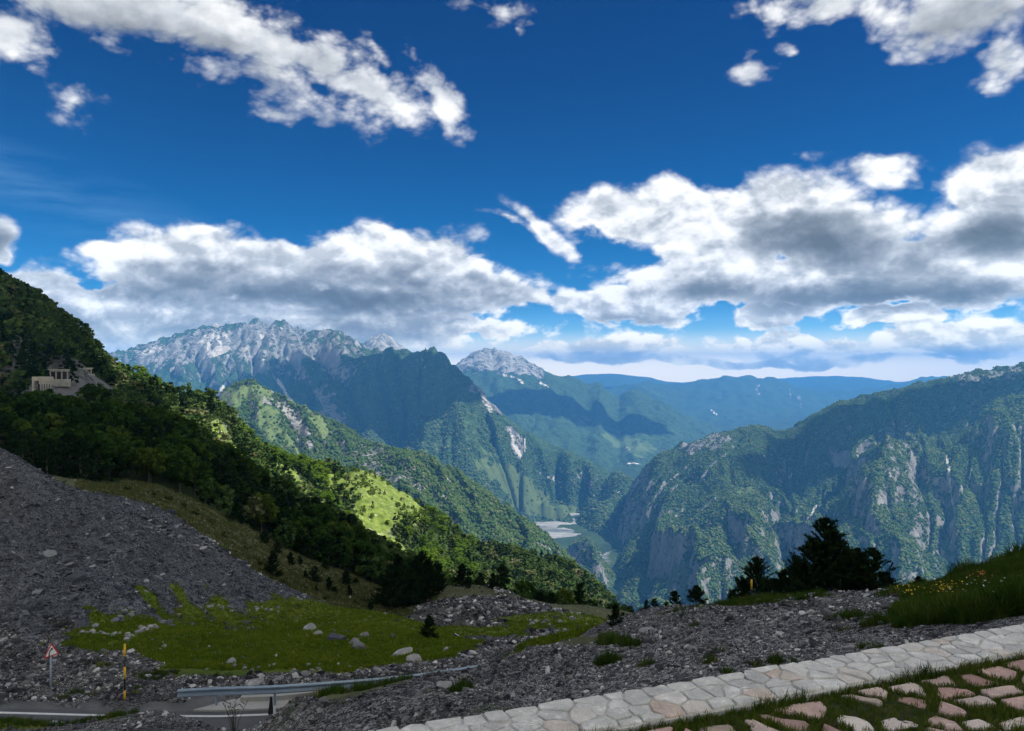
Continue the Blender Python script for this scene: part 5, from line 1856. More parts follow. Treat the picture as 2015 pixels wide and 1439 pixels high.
# taller blades against the wall foot
n = 520
x = rg.uniform(-.5, 4.2, n); x = x + .12 * np.round(rg.normal(0, 1, n)); y = wall_line(x) - WT - rg.uniform(-.004, .03, n)
x2 = x; hh = rg.uniform(.02, .055, n) * (1 + .9 * (fbm(x * 2.6, x * 0 + 3, 2, .5, 31) > .12))
scatter('grass', np.stack([x, y, np.full(n, -1.642)], -1), norm_rot(n, .2), hh, rg.integers(0, 4, n), [tuft_me('wall_tuft', M_grass_d, 12, 1, .5, .018, 40 + i, .6) for i in range(4)], 'longer grass blades leaning on the pale wall', 'grass')


def field(n, px0, px1, d0, d1, key_, thr, hmin, hmax, protos, label, extra=None, tilt=.2, sink=.02):
    px = rg.uniform(px0, px1, n); u = rg.uniform(0, 1, n)
    d = np.exp(np.log(d0) + u * (np.log(d1) - np.log(d0)))
    X = (px - CX) / F_PX * d
    w = S_near.samp(S_near.W[key_], px, d) + fbm(X / 1.5, d / 1.5, 3, .5, 88) * .3
    k = w > thr
    if extra is not None: k &= extra(px, d, X)
    z = S_near.zat(px, d)
    h = rg.uniform(hmin, hmax, n)
    k &= S_near.visible(px, d, z + h, 1)
    k &= ~((X > -3) & (d < wall_line(X) + .05) & (d < 8))
    px, d, X, z, h = px[k], d[k], X[k], z[k], h[k]
    o = scatter('grass', np.stack([X, d, z - sink], -1), norm_rot(len(d), tilt), h, rg.integers(0, len(protos), len(d)), protos, label, 'grass')
    print('STAT grass', len(d))
    return o


# the grassy rise on the right
field(34000, 1720, 2140, 7.5, 24, 'm', .50, .06, .20, long_, 'tall dark green grass on the rise at the right end of the wall')
field(42000, 120, 940, 33, 70, 'm', .45, .08, .20, meadt, 'short yellow green turf of the meadow hollow')
field(9000, 940, 1300, 28, 100, 'm', .40, .12, .30, meadt, 'bright turf strips between the rubble heaps')
field(16000, 1180, 1900, 12, 36, 'b', .40, .08, .26, long_, 'thin grass along the crest below the pines')
field(22000, 150, 860, 85, 175, 'b', .45, .18, .50, dryt, 'dry brownish grass of the slope behind the slate tip')
field(3000, -100, 520, 16.5, 21, 'm', .35, .06, .20, long_, 'green grass on the lip above the road')


def tufts_at(spots, label, protos, dens=1.0):
    P = []; H = []
    for px, py, d, rx, ry, h, c in spots:
        for q in range(int(c * dens)):
            a = rg.uniform(0, 6.28); r = math.sqrt(rg.uniform(0, 1))
            X_ = (px - CX) / F_PX * d + math.cos(a) * r * rx; Y_ = d + math.sin(a) * r * ry
            if X_ > -3 and Y_ < wall_line(X_) + .06 and Y_ < 8: continue
            p_ = CX + X_ / Y_ * F_PX
            P.append((X_, Y_, float(S_near.zat(p_, Y_)) - .02)); H.append(h * rg.uniform(.5, 1.1) * (1.15 - .5 * r))
    n = len(P)
    return scatter('grass', P, norm_rot(n, .3), np.array(H), rg.integers(0, len(protos), n), protos, label, 'grass')


def d_at(px, py, d0, d1):
    """distance at which the ground shows at a given row, between two bounds"""
    ds = np.exp(np.linspace(math.log(d0), math.log(d1), 400))
    z = S_near.zat(np.full(400, px), ds)
    p = CY - z / ds * F_PX
    i = int(np.argmin(np.abs(p - py)))
    return float(ds[i])


SP = []
for px, py, w, h, c in [(950, 1372, 70, .30, 70), (905, 1362, 30, .25, 20), (840, 1345, 50, .30, 40), (770, 1345, 60, .2, 40), (700, 1358, 60, .24, 50), (640, 1370, 50, .28, 50), (600, 1378, 40, .28, 36), (700, 1390, 20, .2, 14), (980, 1335, 40, .2, 18),
                        (1195, 1305, 34, .24, 46), (1240, 1270, 30, .24, 30), (1240, 1240, 26, .24, 24), (1270, 1310, 16, .16, 14), (1120, 1330, 14, .14, 12), (1120, 1290, 40, .2, 26), (1365, 1238, 14, .26, 20), (1395, 1305, 14, .13, 14), (1415, 1283, 12, .12, 10), (1525, 1303, 18, .12, 20), (1490, 1310, 10, .10, 10), (1430, 1325, 12, .1, 12), (1715, 1276, 22, .12, 30), (1570, 1305, 10, .1, 8),
                        (1670, 1215, 60, .16, 50), (1740, 1225, 50, .2, 50), (1810, 1225, 60, .22, 80), (1880, 1222, 60, .3, 110), (1960, 1215, 70, .36, 170), (2040, 1205, 60, .38, 120), (1660, 1240, 30, .1, 16), (1900, 1125, 50, .42, 90), (1960, 1118, 60, .40, 90), (2010, 1105, 50, .45, 90), (1810, 1140, 30, .3, 30),
                        (1450, 1185, 50, .30, 60), (1560, 1180, 60, .3, 70), (1500, 1188, 50, .25, 50), (1610, 1175, 60, .3, 60), (1340, 1200, 60, .25, 40), (1300, 1220, 40, .25, 30)]:
    d = d_at(px, py, 4.8, 36)
    SP.append((px, py, d, w / F_PX * d * .8, max(.12, w / F_PX * d * .6), h, c))
tufts_at(SP, 'separate grass tufts dotted over the gravel bank', long_, 1.0)
SP = []
for px, py, w, h, c in [(210, 1310, 14, .3, 10), (280, 1330, 16, .3, 14), (305, 1333, 30, .35, 40), (330, 1325, 26, .3, 20), (150, 1365, 20, .3, 20), (120, 1375, 18, .3, 16), (185, 1370, 16, .3, 14), (270, 1355, 14, .3, 10), (55, 1355, 20, .2, 10), (430, 1330, 30, .25, 10), (590, 1316, 30, .3, 20), (460, 1373, 16, .2, 8)]:
    d = d_at(px, py, 26.5, 36)
    SP.append((px, py, d, w / F_PX * d, w / F_PX * d * .7, h, c))
tufts_at(SP, 'weedy grass tufts on the rubble above the road', long_, 1.2)

# wild flowers on the right rise
M_yel = simple_mat('yellow_petals', (.75, .50, .04), .7, var=.1, bumpk=0)
M_ora = simple_mat('orange_petals', (.62, .22, .06), .7, var=.1, bumpk=0)
M_whi = simple_mat('white_petals', (.7, .7, .62), .7, var=.05, bumpk=0)


def flower_me(name, mat, seed):
    rr = np.random.default_rng(seed); Q = []
    for i in range(6):
        a = i * math.pi / 3; c, s = math.cos(a), math.sin(a)
        Q.append([(0, 0, .95), (c * .5 - s * .2, s * .5 + c * .2, 1.05), (c, s, 1.0), (c * .5 + s * .2, s * .5 - c * .2, 1.05)])
    return tri_mesh(name, np.array(Q), mat)


fl = [flower_me('flower', M_yel, 1), flower_me('flower', M_ora, 2), flower_me('flower', M_whi, 3)]
P = []; I = []
for px, py, sx, sy, c, kind in [(1855, 1170, 30, 8, 60, 0), (1790, 1176, 34, 5, 26, 0), (1935, 1145, 18, 5, 24, 1), (1900, 1175, 60, 14, 20, 2), (1960, 1170, 60, 20, 14, 2), (1800, 1160, 30, 5, 8, 0)]:
    for q in range(c):
        a, b = px + rg.normal(0, sx * .6), py + rg.normal(0, sy * .6)
        d = d_at(a, b + 14, 6.5, 22)
        X_ = (a - CX) / F_PX * d
        P.append((X_, d, float(S_near.zat(a, d)) + rg.uniform(.16, .26))); I.append(kind)
n = len(P)
scatter('wildflowers', P, norm_rot(n, .5), rg.uniform(.009, .018, n), I, fl, 'yellow, orange and white wildflowers in the grass on the right', 'flowers')

# ------------------------------------------------------------------ gravel, rubble, slate
GR = [(0, (.030, .029, .032)), (.34, (.070, .068, .073)), (.60, (.13, .128, .13)), (.80, (.24, .237, .23)), (.90, (.42, .415, .40)), (1, (.74, .73, .70))]
SL = [(0, (.028, .030, .037)), (.45, (.058, .062, .072)), (.78, (.11, .116, .13)), (.94, (.18, .19, .20)), (1, (.42, .43, .44))]
M_grav = stone_mat('gravel_stone', GR, 9, None, .01, .8)
M_slate = stone_mat('slate_stone', SL, 5, None, .01)
M_rock = stone_mat('pale_rock', [(0, (.16, .16, .155)), (.5, (.27, .265, .255)), (1, (.42, .41, .395))], 3, (.52, .51, .49, 1), .03)
gk = [rock_me('gravel_stone', i, M_grav, .62, 1) for i in range(5)]
sk = [rock_me('slate_flake', 20 + i, M_slate, .30, 1) for i in range(5)]


def rubble(n, px0, px1, d0, d1, wkeys, base, power, cap, protos, label, name='gravel', thr=.45, seed=1, flat=1.0):
    r = np.random.default_rng(seed)
    px = r.uniform(px0, px1, n); d = np.exp(r.uniform(np.log(d0), np.log(d1), n))
    X = (px - CX) / F_PX * d
    w = sum(S_near.samp(S_near.W[k_], px, d) for k_ in wkeys)
    clump = fbm(X / 2.5, d / 2.5, 4, .6, 60 + seed)
    k = (w + clump * .25 > thr) & (road_mask(X, d) < .1)
    size = np.minimum(np.minimum(base * d * (1 + r.pareto(power, n)), cap), .0068 * d) * (1 + .5 * clump)
    k &= ~((X > -3.2) & (d < wall_line(X) + .04 + size) & (d < 9))
    z = S_near.zat(px, d)
    k &= S_near.visible(px, d, z + size, 1.5)
    px, d, X, z, size = px[k], d[k], X[k], z[k], size[k]
    m = len(d)
    rot = np.stack([r.normal(0, .45 * flat, m), r.normal(0, .45 * flat, m), r.uniform(0, 6.28, m)], -1)
    o = scatter(name, np.stack([X, d, z + size * .12], -1), rot, np.stack([size, size * r.uniform(.6, 1, m), size * r.uniform(.6, 1, m)], -1), r.integers(0, len(protos), m), protos, label, 'gravel')
    print('STAT rubble', m)


rubble(260000, -100, 2120, 4.6, 36, 'g', .00068, 2.7, .09, gk, 'dark mixed gravel of the bank beyond the wall', seed=1)
rubble(60000, -60, 960, 26, 48, 'g', .0007, 2.4, .24, gk, 'pale rubble around the road and the meadow edge', seed=2, thr=.35)
rubble(26000, 760, 1260, 36, 125, 'g', .0010, 2.3, .5, gk, 'grey rubble heaps in the middle hollow', seed=3, thr=.4)
rubble(120000, -80, 700, 41, 68, 's', .0006, 2.7, .30, sk, 'dark slate scree of the big tip', name='slate_scree', seed=4, thr=.4)
rubble(3500, 140, 1250, 34, 125, 'mb', .0009, 2.6, .25, gk, 'scattered pale stones in the meadow', name='stones', seed=5, thr=.5)

# ---- single rocks
rocks = [rock_me('rock', 50 + i, M_rock, .75, 2) for i in range(5)]
flats = [rock_me('rock', 60 + i, M_rock, .35, 2) for i in range(3)]
darkr = [rock_me('rock', 70 + i, M_slate, .6, 2) for i in range(3)]


def put_rock(px, py, w, label, group=None, kinds=rocks, dr=(4.8, 130), k=0, sink=.25, rz=None):
    d = d_at(px, py, *dr)
    r = w / F_PX * d / 2
    me = kinds[k % len(kinds)]
    o = link(me, 'rock', None, ((px - CX) / F_PX * d, d, float(S_near.zat(px, d)) + r * (.5 - sink)), (rg.uniform(-.2, .2), rg.uniform(-.2, .2), rg.uniform(0, 6.28) if rz is None else rz), r)
    tag(o, label, 'rock', group)
    return o


put_rock(323, 1275, 13, 'upright pale boulder standing in the meadow', dr=(34, 50), k=1)
put_rock(313, 1280, 8, 'small stone leaning beside the upright meadow boulder', dr=(34, 50), k=2)
put_rock(452, 1307, 22, 'pale pointed rock where the meadow ends above the rubble', dr=(30, 40), k=3)
put_rock(480, 1312, 10, 'round pale stone right of the pointed rock', dr=(30, 40), k=1)
put_rock(355, 1196, 9, 'white stone at the top edge of the meadow', dr=(40, 62), k=0)
put_rock(351, 1211, 9, 'flat white stone in the upper meadow', dr=(40, 62), kinds=flats)
put_rock(274, 1276, 9, 'pale flat stone near the yellow and black pole', dr=(34, 50), kinds=flats, k=1)
put_rock(149, 1140, 34, 'large slate block lying halfway up the slate tip', dr=(42, 60), kinds=darkr, k=0)
put_rock(98, 1093, 30, 'dark slate lump high on the slate tip', dr=(42, 60), kinds=darkr, k=1)
put_rock(213, 1020, 20, 'small dark hollow-sided slate block near the crest', dr=(42, 64), kinds=darkr, k=2)
put_rock(335, 1010, 22, 'brown block on the crest of the slate tip', dr=(50, 68), kinds=darkr, k=1)
put_rock(610, 1240, 22, 'first grey outcrop rock in the middle of the meadow', dr=(36, 60), k=2)
put_rock(627, 1250, 16, 'small rock beside the first meadow outcrop', dr=(36, 60), k=3)
put_rock(665, 1258, 40, 'long dark outcrop rock in the meadow', dr=(36, 60), kinds=darkr, k=1, sink=.45, rz=.1)
put_rock(722, 1253, 18, 'grey rock right of the long outcrop', dr=(36, 60), k=4)
put_rock(705, 1278, 26, 'pale broken rock at the lower meadow edge', dr=(34, 50), k=0)
put_rock(697, 1268, 24, 'grey rock above the pale broken rock', dr=(34, 50), k=1)
put_rock(790, 1290, 40, 'rock ledge at the right foot of the meadow', dr=(33, 50), kinds=flats, k=2)
put_rock(815, 1302, 26, 'rough grey block below the rock ledge', dr=(33, 50), k=2)
put_rock(876, 1280, 12, 'white stone near the right corner of the meadow', dr=(33, 60), k=3)
put_rock(902, 1206, 10, 'white pointed rock on the hollow mound', dr=(50, 125), k=4)
put_rock(874, 1352, 34, 'whitish flat rock beside the grass tufts on the near bank', dr=(8, 16), kinds=flats, k=0)
put_rock(898, 1345, 16, 'pale stone touching the whitish flat rock', dr=(8, 16), k=2)
put_rock(1434, 1298, 14, 'white rounded stone on the dark gravel by the wall', dr=(4.8, 12), k=1)
put_rock(1522, 1289, 12, 'grey rounded stone on the gravel right of the white one', dr=(4.8, 12), k=0)
put_rock(1472, 1268, 12, 'white chip of stone on the middle gravel', dr=(4.8, 20), kinds=flats, k=1)
put_rock(1360, 1325, 10, 'small white stone just beyond the wall', dr=(4.8, 12), k=3)
put_rock(1205, 1275, 16, 'flat white slab on the gravel bank', dr=(8, 20), kinds=flats, k=2)
put_rock(1180, 1277, 12, 'small flat pale slab left of the white slab', dr=(8, 20), kinds=flats, k=0)
put_rock(1275, 1243, 26, 'long pale slab at the top of the bank', dr=(10, 28), kinds=flats, k=1)
put_rock(1285, 1283, 10, 'light stone in the middle of the gravel bank', dr=(8, 20), k=0)
put_rock(1780, 1165, 20, 'pale flat rock on the right rise', dr=(8, 24), kinds=flats, k=1)
put_rock(1700, 1172, 14, 'flat rock at the foot of the big pine', dr=(8, 27), kinds=flats, k=2)
for a, b, w in [(1812, 1150, 10), (1826, 1146, 9), (1838, 1143, 8), (1800, 1156, 12), (1758, 1168, 12), (1735, 1172, 12)]:
    put_rock(a, b, w, 'one of the flat stones strewn along the rise by the big pine', 'stones along the right rise', flats, (8, 26), int(a))
# collapsed dry stone ring on the meadow
for q in range(46):
    t = q / 45
    if q < 30:
        px_, py_ = 245 + 64 * t * 1.5, 1262 - 26 * math.sin(t * 1.5 * 1.6) + rg.normal(0, 2.5)
    else:
        px_, py_ = 160 + (q - 30) * 6.0, 1243 + 10 * ((q - 30) / 16) + rg.normal(0, 1.5)
    put_rock(px_ + rg.normal(0, 3), py_, rg.uniform(6, 12), 'stone of the tumbled dry stone ring on the meadow', 'stones of the tumbled ring', rocks + flats[:1], (36, 52), q)
for q in range(34):
    put_rock(rg.uniform(395, 900), rg.uniform(1308, 1322) - 0, rg.uniform(6, 12), 'pale rubble stone along the foot of the meadow', 'rubble stones along the meadow foot', rocks + flats, (30.5, 40), q)
for q in range(26):
    a = rg.uniform(225, 300)
    put_rock(a, 1196 + (300 - a) * .35 + rg.normal(0, 5), rg.uniform(7, 16), 'slate block where the tip meets the meadow', 'slate blocks at the toe of the tip', darkr + rocks[:1], (42, 56), q)
for q in range(40):
    t = rg.uniform(0, 1)
    put_rock(300 + 200 * t + rg.normal(0, 14), 1030 + 75 * t + rg.normal(0, 12), rg.uniform(6, 15), 'pale slate slab on the upper flank of the tip', 'slate slabs on the tip flank', [flats[0], darkr[0], flats[1]], (52, 68), q)
for q in range(26):
    put_rock(rg.uniform(380, 470) + q * 4, 1196 + rg.normal(0, 2) + max(0, q - 6) * .3, rg.uniform(5, 9), 'grey stone in the row between slate tip and meadow', 'stones along the upper meadow edge', rocks, (48, 68), q)
for q in range(30):
    a = rg.uniform(-5, 240)
    put_rock(a, rg.uniform(1290, 1372), rg.uniform(5, 11), 'pale stone in the rubble near the road sign', 'stones around the road sign', rocks + flats, (26.8, 40), q)
for q in range(24):
    put_rock(rg.uniform(940, 1190), rg.uniform(1195, 1240), rg.uniform(6, 13), 'grey stone on the rubble heaps of the hollow', 'stones of the hollow heaps', rocks + darkr, (50, 122), q)
print('STAT rocks', round(time.time() - T0, 1))

# ------------------------------------------------------------------ road, apron, guard rail, sign, poles
M_asph = simple_mat('asphalt', (.085, .087, .090), .85, var=.18, scale=1.4, bumpk=.5, bdist=.01)
M_line = simple_mat('road_paint', (.62, .62, .60), .7, var=.18, scale=5, bumpk=.1)
M_conc = simple_mat('concrete', (.40, .385, .35), .9, var=.15, scale=1.6, bumpk=.4, bdist=.01)
M_galv = simple_mat('galvanised_steel', (.25, .32, .39), .5, .3, var=.12, scale=4, bumpk=.05)
M_red = simple_mat('sign_red', (.50, .04, .04), .4, var=.08, bumpk=0)
M_white = simple_mat('sign_white', (.74, .74, .72), .4, var=.04, bumpk=0)
M_black = simple_mat('black_paint', (.02, .02, .022), .5, var=.2, bumpk=0)
M_yellow = simple_mat('yellow_paint', (.72, .42, .02), .5, var=.1, bumpk=0)
M_dry = simple_mat('dry_stem', (.035, .03, .022), .9, var=.3, bumpk=0)
RZ = -11.93


def strip(name, x0, x1, off0, off1, z, mat, n=80):
    V = []; Fc = []
    for i in range(n):
        x = x0 + (x1 - x0) * i / (n - 1); e = float(road_edge(x))
        V += [(x, e + off0, z), (x, e + off1, z)]
    for i in range(n - 1):
        Fc.append((2 * i, 2 * i + 2, 2 * i + 3, 2 * i + 1))
    return mesh_np(name, V, Fc, mat)


road = tag(link(strip('road', -42, -6.6, -5.7, .12, RZ, M_asph), 'road'), 'grey asphalt road curving past below the bank', 'road', kind='structure')
link(strip('edge_line', -42, -6.8, -.30, -.17, RZ + .005, M_line), 'edge_line', road)
V = []; Fc = []
apron_pts = [(-11.0, .14), (-10.6, .45), (-10.2, .8), (-9.7, 1.05), (-9.0, 1.15), (-8.2, 1.45), (-7.4, 1.6), (-6.4, 1.7)]
for x, wd in apron_pts:
    e = float(road_edge(x))
    V += [(x, e + .14, RZ - .15), (x, e + .14, RZ + .05), (x, e + wd, RZ + .06), (x, e + wd, RZ - .15)]
for i in range(len(apron_pts) - 1):
    for k in range(3):
        a = i * 4 + k
        Fc.append((a, a + 4, a + 5, a + 1))
apron = tag(link(mesh_np('concrete_apron', V, Fc, M_conc), 'concrete_apron'), 'pale concrete apron beside the road under the guard rail', 'concrete apron', kind='structure')
V = []; Fc = []
for i, x in enumerate(np.linspace(-9.6, -6.4, 14)):
    e = float(road_edge(x)) + .72
    V += [(x, e, RZ + .055), (x, e + .02, RZ + .20), (x, e + .62, RZ + .215), (x, e + .66, RZ + .05)]
for i in range(13):
    for k in range(3):
        a = i * 4 + k
        Fc.append((a, a + 4, a + 5, a + 1))
link(mesh_np('kerb', V, Fc, M_conc), 'kerb', apron)

rail = thing('guard_rail', 'grey steel guard rail along the outer side of the road', 'guard rail', (0, 0, 0))
path = []
for px_, py_, d in [(350, 1356, 26.5), (425, 1352, 26.5), (540, 1348.5, 26.5), (640, 1342, 26.9), (730, 1335, 27.3), (820, 1326, 27.9), (912, 1313, 28.7), (980, 1302, 29.4)]:
    path.append(Vector(((px_ - CX) / F_PX * d, d, (CY - py_) / F_PX * d)))
prof = [(0.0, 0.0), (.02, -.02), (.065, -.045), (.065, -.085), (.01, -.12), (-.015, -.155), (.01, -.19), (.065, -.225), (.065, -.265), (.02, -.29), (0, -.31)]
V = []; Fc = []
for p in path:
    for a, b in prof:
        V.append((p.x, p.y - a, p.z + b))
m_ = len(prof)
for i in range(len(path) - 1):
    for k in range(m_ - 1):
        Fc.append((i * m_ + k, (i + 1) * m_ + k, (i + 1) * m_ + k + 1, i * m_ + k + 1))
link(mesh_np('beam', V, Fc, M_galv), 'beam', rail)
for px_ in (425, 540, 655, 770, 885):
    t = (px_ - 350) / 562
    for a, b in zip(path[:-1], path[1:]):
        pa = CX + a.x / a.y * F_PX; pb = CX + b.x / b.y * F_PX
        if pa <= px_ <= pb:
            p = a.lerp(b, (px_ - pa) / (pb - pa))
    gz = min(float(S_near.zat(px_, p.y)), p.z - .45)
    link(box_mesh('post', (-.03, .03, .012, .10, gz - p.z - .3, -.02), M_galv), 'post', rail, (p.x, p.y, p.z))
    link(box_mesh('bolt', (-.014, .014, -.012, .012, -.168, -.142), M_galv), 'bolt', rail, (p.x, p.y, p.z))

# warning triangle
d = 28.0
sx, gz = (100 - CX) / F_PX * d, float(S_near.zat(100, d))
sign = thing('road_sign', 'triangular red and white bend warning sign on a grey post', 'road sign', (sx, d, gz))
top_z = (CY - 1264) / F_PX * d - gz
link(tube_mesh('post', [(0, 0, -.3), (0, 0, top_z - .06)], .030, M_galv), 'post', sign)
side = .60; hgt_ = side * .866
ang = R(62)
ux = Vector((math.cos(ang), math.sin(ang), 0)); nv = Vector((math.sin(ang), -math.cos(ang), 0))     # plate direction and its face normal


def plate(name, tri, off, mat, th=.004, rnd=0):
    V = [tuple(ux * a + Vector((0, 0, b)) + nv * (off + th)) for a, b in tri] + [tuple(ux * a + Vector((0, 0, b)) + nv * off) for a, b in tri]
    n = len(tri)
    Fc = [tuple(range(n)), tuple(range(2 * n - 1, n - 1, -1))] + [(i, n + i, n + (i + 1) % n, (i + 1) % n) for i in range(n)]
    me = mesh_np(name, V, Fc, mat)
    return link(me, name, sign)


zb = top_z - hgt_


def tri_at(s, cz):
    h = s * .866
    c = s * .05
    return [(-s / 2 + c, cz - h / 3), (s / 2 - c, cz - h / 3), (s / 2 - c * .4, cz - h / 3 + c * .9), (c * .5, cz + h * 2 / 3 - c), (-c * .5, cz + h * 2 / 3 - c), (-s / 2 + c * .4, cz - h / 3 + c * .9)]


cz = zb + hgt_ / 3
plate('back_plate', tri_at(side, cz), .030, M_galv, .004)
plate('red_border', tri_at(side * .99, cz), .0345, M_red, .002)
plate('white_field', tri_at(side * .70, cz), .037, M_white, .002)
# bend arrow: a stem that bends right, with a head
arrow = []
sp = [(-.085, -.15), (-.085, -.02), (-.055, .055), (.0, .105)]
L_, R_ = [], []
for i, (a, b) in enumerate(sp):
    p0 = sp[max(i - 1, 0)]; p1 = sp[min(i + 1, len(sp) - 1)]
    dx, dz = p1[0] - p0[0], p1[1] - p0[1]; l_ = math.hypot(dx, dz); nx_, nz_ = -dz / l_ * .024, dx / l_ * .024
    L_.append((a + nx_, b + nz_ + cz - .01)); R_.append((a - nx_, b - nz_ + cz - .01))
V = [tuple(ux * a + Vector((0, 0, b)) + nv * .0415) for a, b in L_ + R_]
Fc = [(i, i + 1, 4 + i + 1, 4 + i) for i in range(3)]
hd = [(-.045, .145 + cz - .01), (.065, .150 + cz - .01), (.030, .050 + cz - .01)]
V += [tuple(ux * a + Vector((0, 0, b)) + nv * .0415) for a, b in hd]
Fc.append((8, 9, 10))
link(mesh_np('bend_arrow', V, Fc, M_black), 'bend_arrow', sign)


def snow_pole(px_, py_b, py_t, d, label, bands):
    X_ = (px_ - CX) / F_PX * d; z0 = (CY - py_b) / F_PX * d; z1 = (CY - py_t) / F_PX * d
    gz = float(S_near.zat(px_, d))
    t = thing('snow_pole', label, 'snow pole', (X_, d, z0))
    link(tube_mesh('pole', [(0, 0, min(gz - z0, 0) - .3), (.0, 0, z1 - z0)], .034, M_black), 'pole', t)
    H = z1 - z0
    for a, b in bands:
        link(tube_mesh('yellow_band', [(0, 0, a * H), (0, 0, b * H + (.004 if b >= .99 else 0))], .038, M_yellow), 'yellow_band', t)
    link(box_mesh('reflector', (-.05, -.03, -.04, .02, H * .86, H * .90), M_yellow), 'reflector', t)
    return t


snow_pole(245.5, 1384, 1268, 27.2, 'yellow and black snow pole standing beside the road', [(.05, .22), (.42, .62), (.80, 1.0)])
snow_pole(1479, 1192, 1141, 31.0, 'yellow and black snow pole in front of the pines', [(-.05, .24), (.62, 1.0)])

# delineator post at the end of the visible road
d = 26.35
dl = thing('delineator_post', 'short black and white roadside post by the guard rail', 'roadside post', ((540 - CX) / F_PX * d, 26.0, RZ))
V = [(-.10, -.05, 0), (.10, -.05, 0), (.02, .03, 0), (-.02, -.05, .62), (.05, -.05, .60), (.0, .0, .60)]
link(mesh_np('post', V, [(0, 1, 4, 3), (1, 2, 5, 4), (2, 0, 3, 5), (3, 4, 5)], M_black), 'post', dl)
link(box_mesh('white_foot', (.10, .16, -.10, -.06, -.02, .30), M_white), 'white_foot', dl)

# white slab by the rail and the little yellow marker stone at the road's near edge
put_rock(498, 1350, 34, 'long white slab lying behind the guard rail', dr=(28, 33), kinds=flats, k=1)

# dry thistle stalks rising in front of the road
def stalks(px_, py_b, d, n, h, label):
    X_ = (px_ - CX) / F_PX * d
    z0 = (CY - py_b) / F_PX * d
    t = thing('dry_weed', label, 'weed', (X_, d, z0))
    for i in range(n):
        a = rg.uniform(-.5, .5); hh = h * rg.uniform(.7, 1.0); dx = a * hh * .75
        pts = [(rg.normal(0, .02), rg.normal(0, .03), -.1), (dx * .35, rg.normal(0, .04), hh * .45), (dx, rg.normal(0, .05), hh)]
        st = link(tube_mesh('stem', pts, [.006, .0045, .002], M_dry, 4), 'stem', t)
        for q in range(3):
            u = rg.uniform(.5, .95); p = Vector(pts[1]).lerp(Vector(pts[2]), (u - .45) / .55)
            e = p + Vector((rg.normal(0, .06), rg.normal(0, .05), rg.uniform(.03, .09)))
            link(tube_mesh('twig', [p, e], [.003, .006], M_dry, 4), 'twig', st)
    return t


stalks(462, 1450, 11.6, 8, .62, 'dry dark weed stalks rising before the road')

# low yellow-green flowering shrubs
M_shrub = leaf_mat('shrub_leaves', (.10, .13, .012), (.24, .24, .02), None, .2, 1)
M_shrubd = leaf_mat('dark_shrub_leaves', (.010, .022, .008), (.022, .038, .012), None, .1, 1)


def dome_crown(name, seed, mat, n=420, leaf=.11, flat=.6):
    rr = np.random.default_rng(seed); Q = []
    cl = rr.normal(0, .42, (26, 3)); cl[:, 2] = np.abs(cl[:, 2]) * flat
    for i in range(n):
        c = cl[rr.integers(0, 26)] + rr.normal(0, .12, 3); c[2] = abs(c[2])
        t = rr.normal(0, 1, 3); t /= np.linalg.norm(t); b = np.cross(t, rr.normal(0, 1, 3)); b /= np.linalg.norm(b)
        s = leaf * rr.uniform(.5, 1)
        Q.append([c - t * s, c - b * s * .6, c + t * s, c + b * s * .6])
    return tri_mesh(name, np.array(Q), mat)


ycrown = [dome_crown('crown', 5 + i, M_shrub) for i in range(3)]
dcrown = [dome_crown('crown', 15 + i, M_shrubd, 520, .12, 1.0) for i in range(3)]
stem_me = tube_mesh('stem', [(0, 0, -.2), (0, 0, .4)], [.03, .01], M_bark, 5)
for i, (a, b, w, lab) in enumerate([(83, 1268, 14, 'yellow-green shrub above and left of the road sign'), (197, 1310, 24, 'yellow flowering shrub between road sign and snow pole'), (108, 1346, 13, 'yellow shrub beside the road sign post'),
                                    (163, 1363, 14, 'small yellow shrub low on the rubble right of the sign'), (270, 1365, 20, 'yellow shrub just right of the snow pole foot'), (307, 1320, 12, 'olive shrub on the rubble below the meadow'),
                                    (205, 1287, 10, 'tiny yellow shrub at the meadow corner')]):
    d = d_at(a, b, 26.8, 44)
    r = w / F_PX * d / 2
    t = thing('flowering_shrub', lab, 'shrub', ((a - CX) / F_PX * d, d, float(S_near.zat(a, d))), rg.uniform(0, 6), None, r)
    link(ycrown[i % 3], 'crown', t); link(stem_me, 'stem', t)

# ------------------------------------------------------------------ pines and dark bushes of the middle distance
M_pine = leaf_mat('pine_needles', (.008, .018, .008), (.018, .034, .012), None, .08, 1.2)
pines = [pine_crown('crown', i, M_pine, 16, 7, .052, 1.0, .02, .42, .80) for i in range(3)]
slim = [pine_crown('crown', 10 + i, M_pine, 12, 5, .070, 1.0, .04, .26, .7) for i in range(2)]
stemmed = [pine_crown('crown', 20 + i, M_pine, 8, 5, .085, 1.0, .36, .24, .6) for i in range(2)]
bushy = [pine_crown('crown', 30 + i, M_pine, 9, 8, .085, 1.0, .0, .55, .45) for i in range(2)]
M_pbark = simple_mat('pine_bark', (.022, .018, .015), .95, var=.4, scale=3)
ptrunk = trunk_me('trunk', 9, M_pbark, .72, .016, 0)


def pine(px_, d, ht_px, kind, label, w=1.0, k=0, name='pine_tree', group=None, sinkpx=3):
    X_ = (px_ - CX) / F_PX * d
    h = ht_px / F_PX * d
    z0 = float(S_near.zat(px_, d)) - sinkpx / F_PX * d
    t = thing(name, label, 'tree', (X_, d, z0), rg.uniform(0, 6.28), group, (h * w, h * w, h))
    link(kind[k % len(kind)], 'crown', t)
    link(ptrunk, 'trunk', t)
    return t


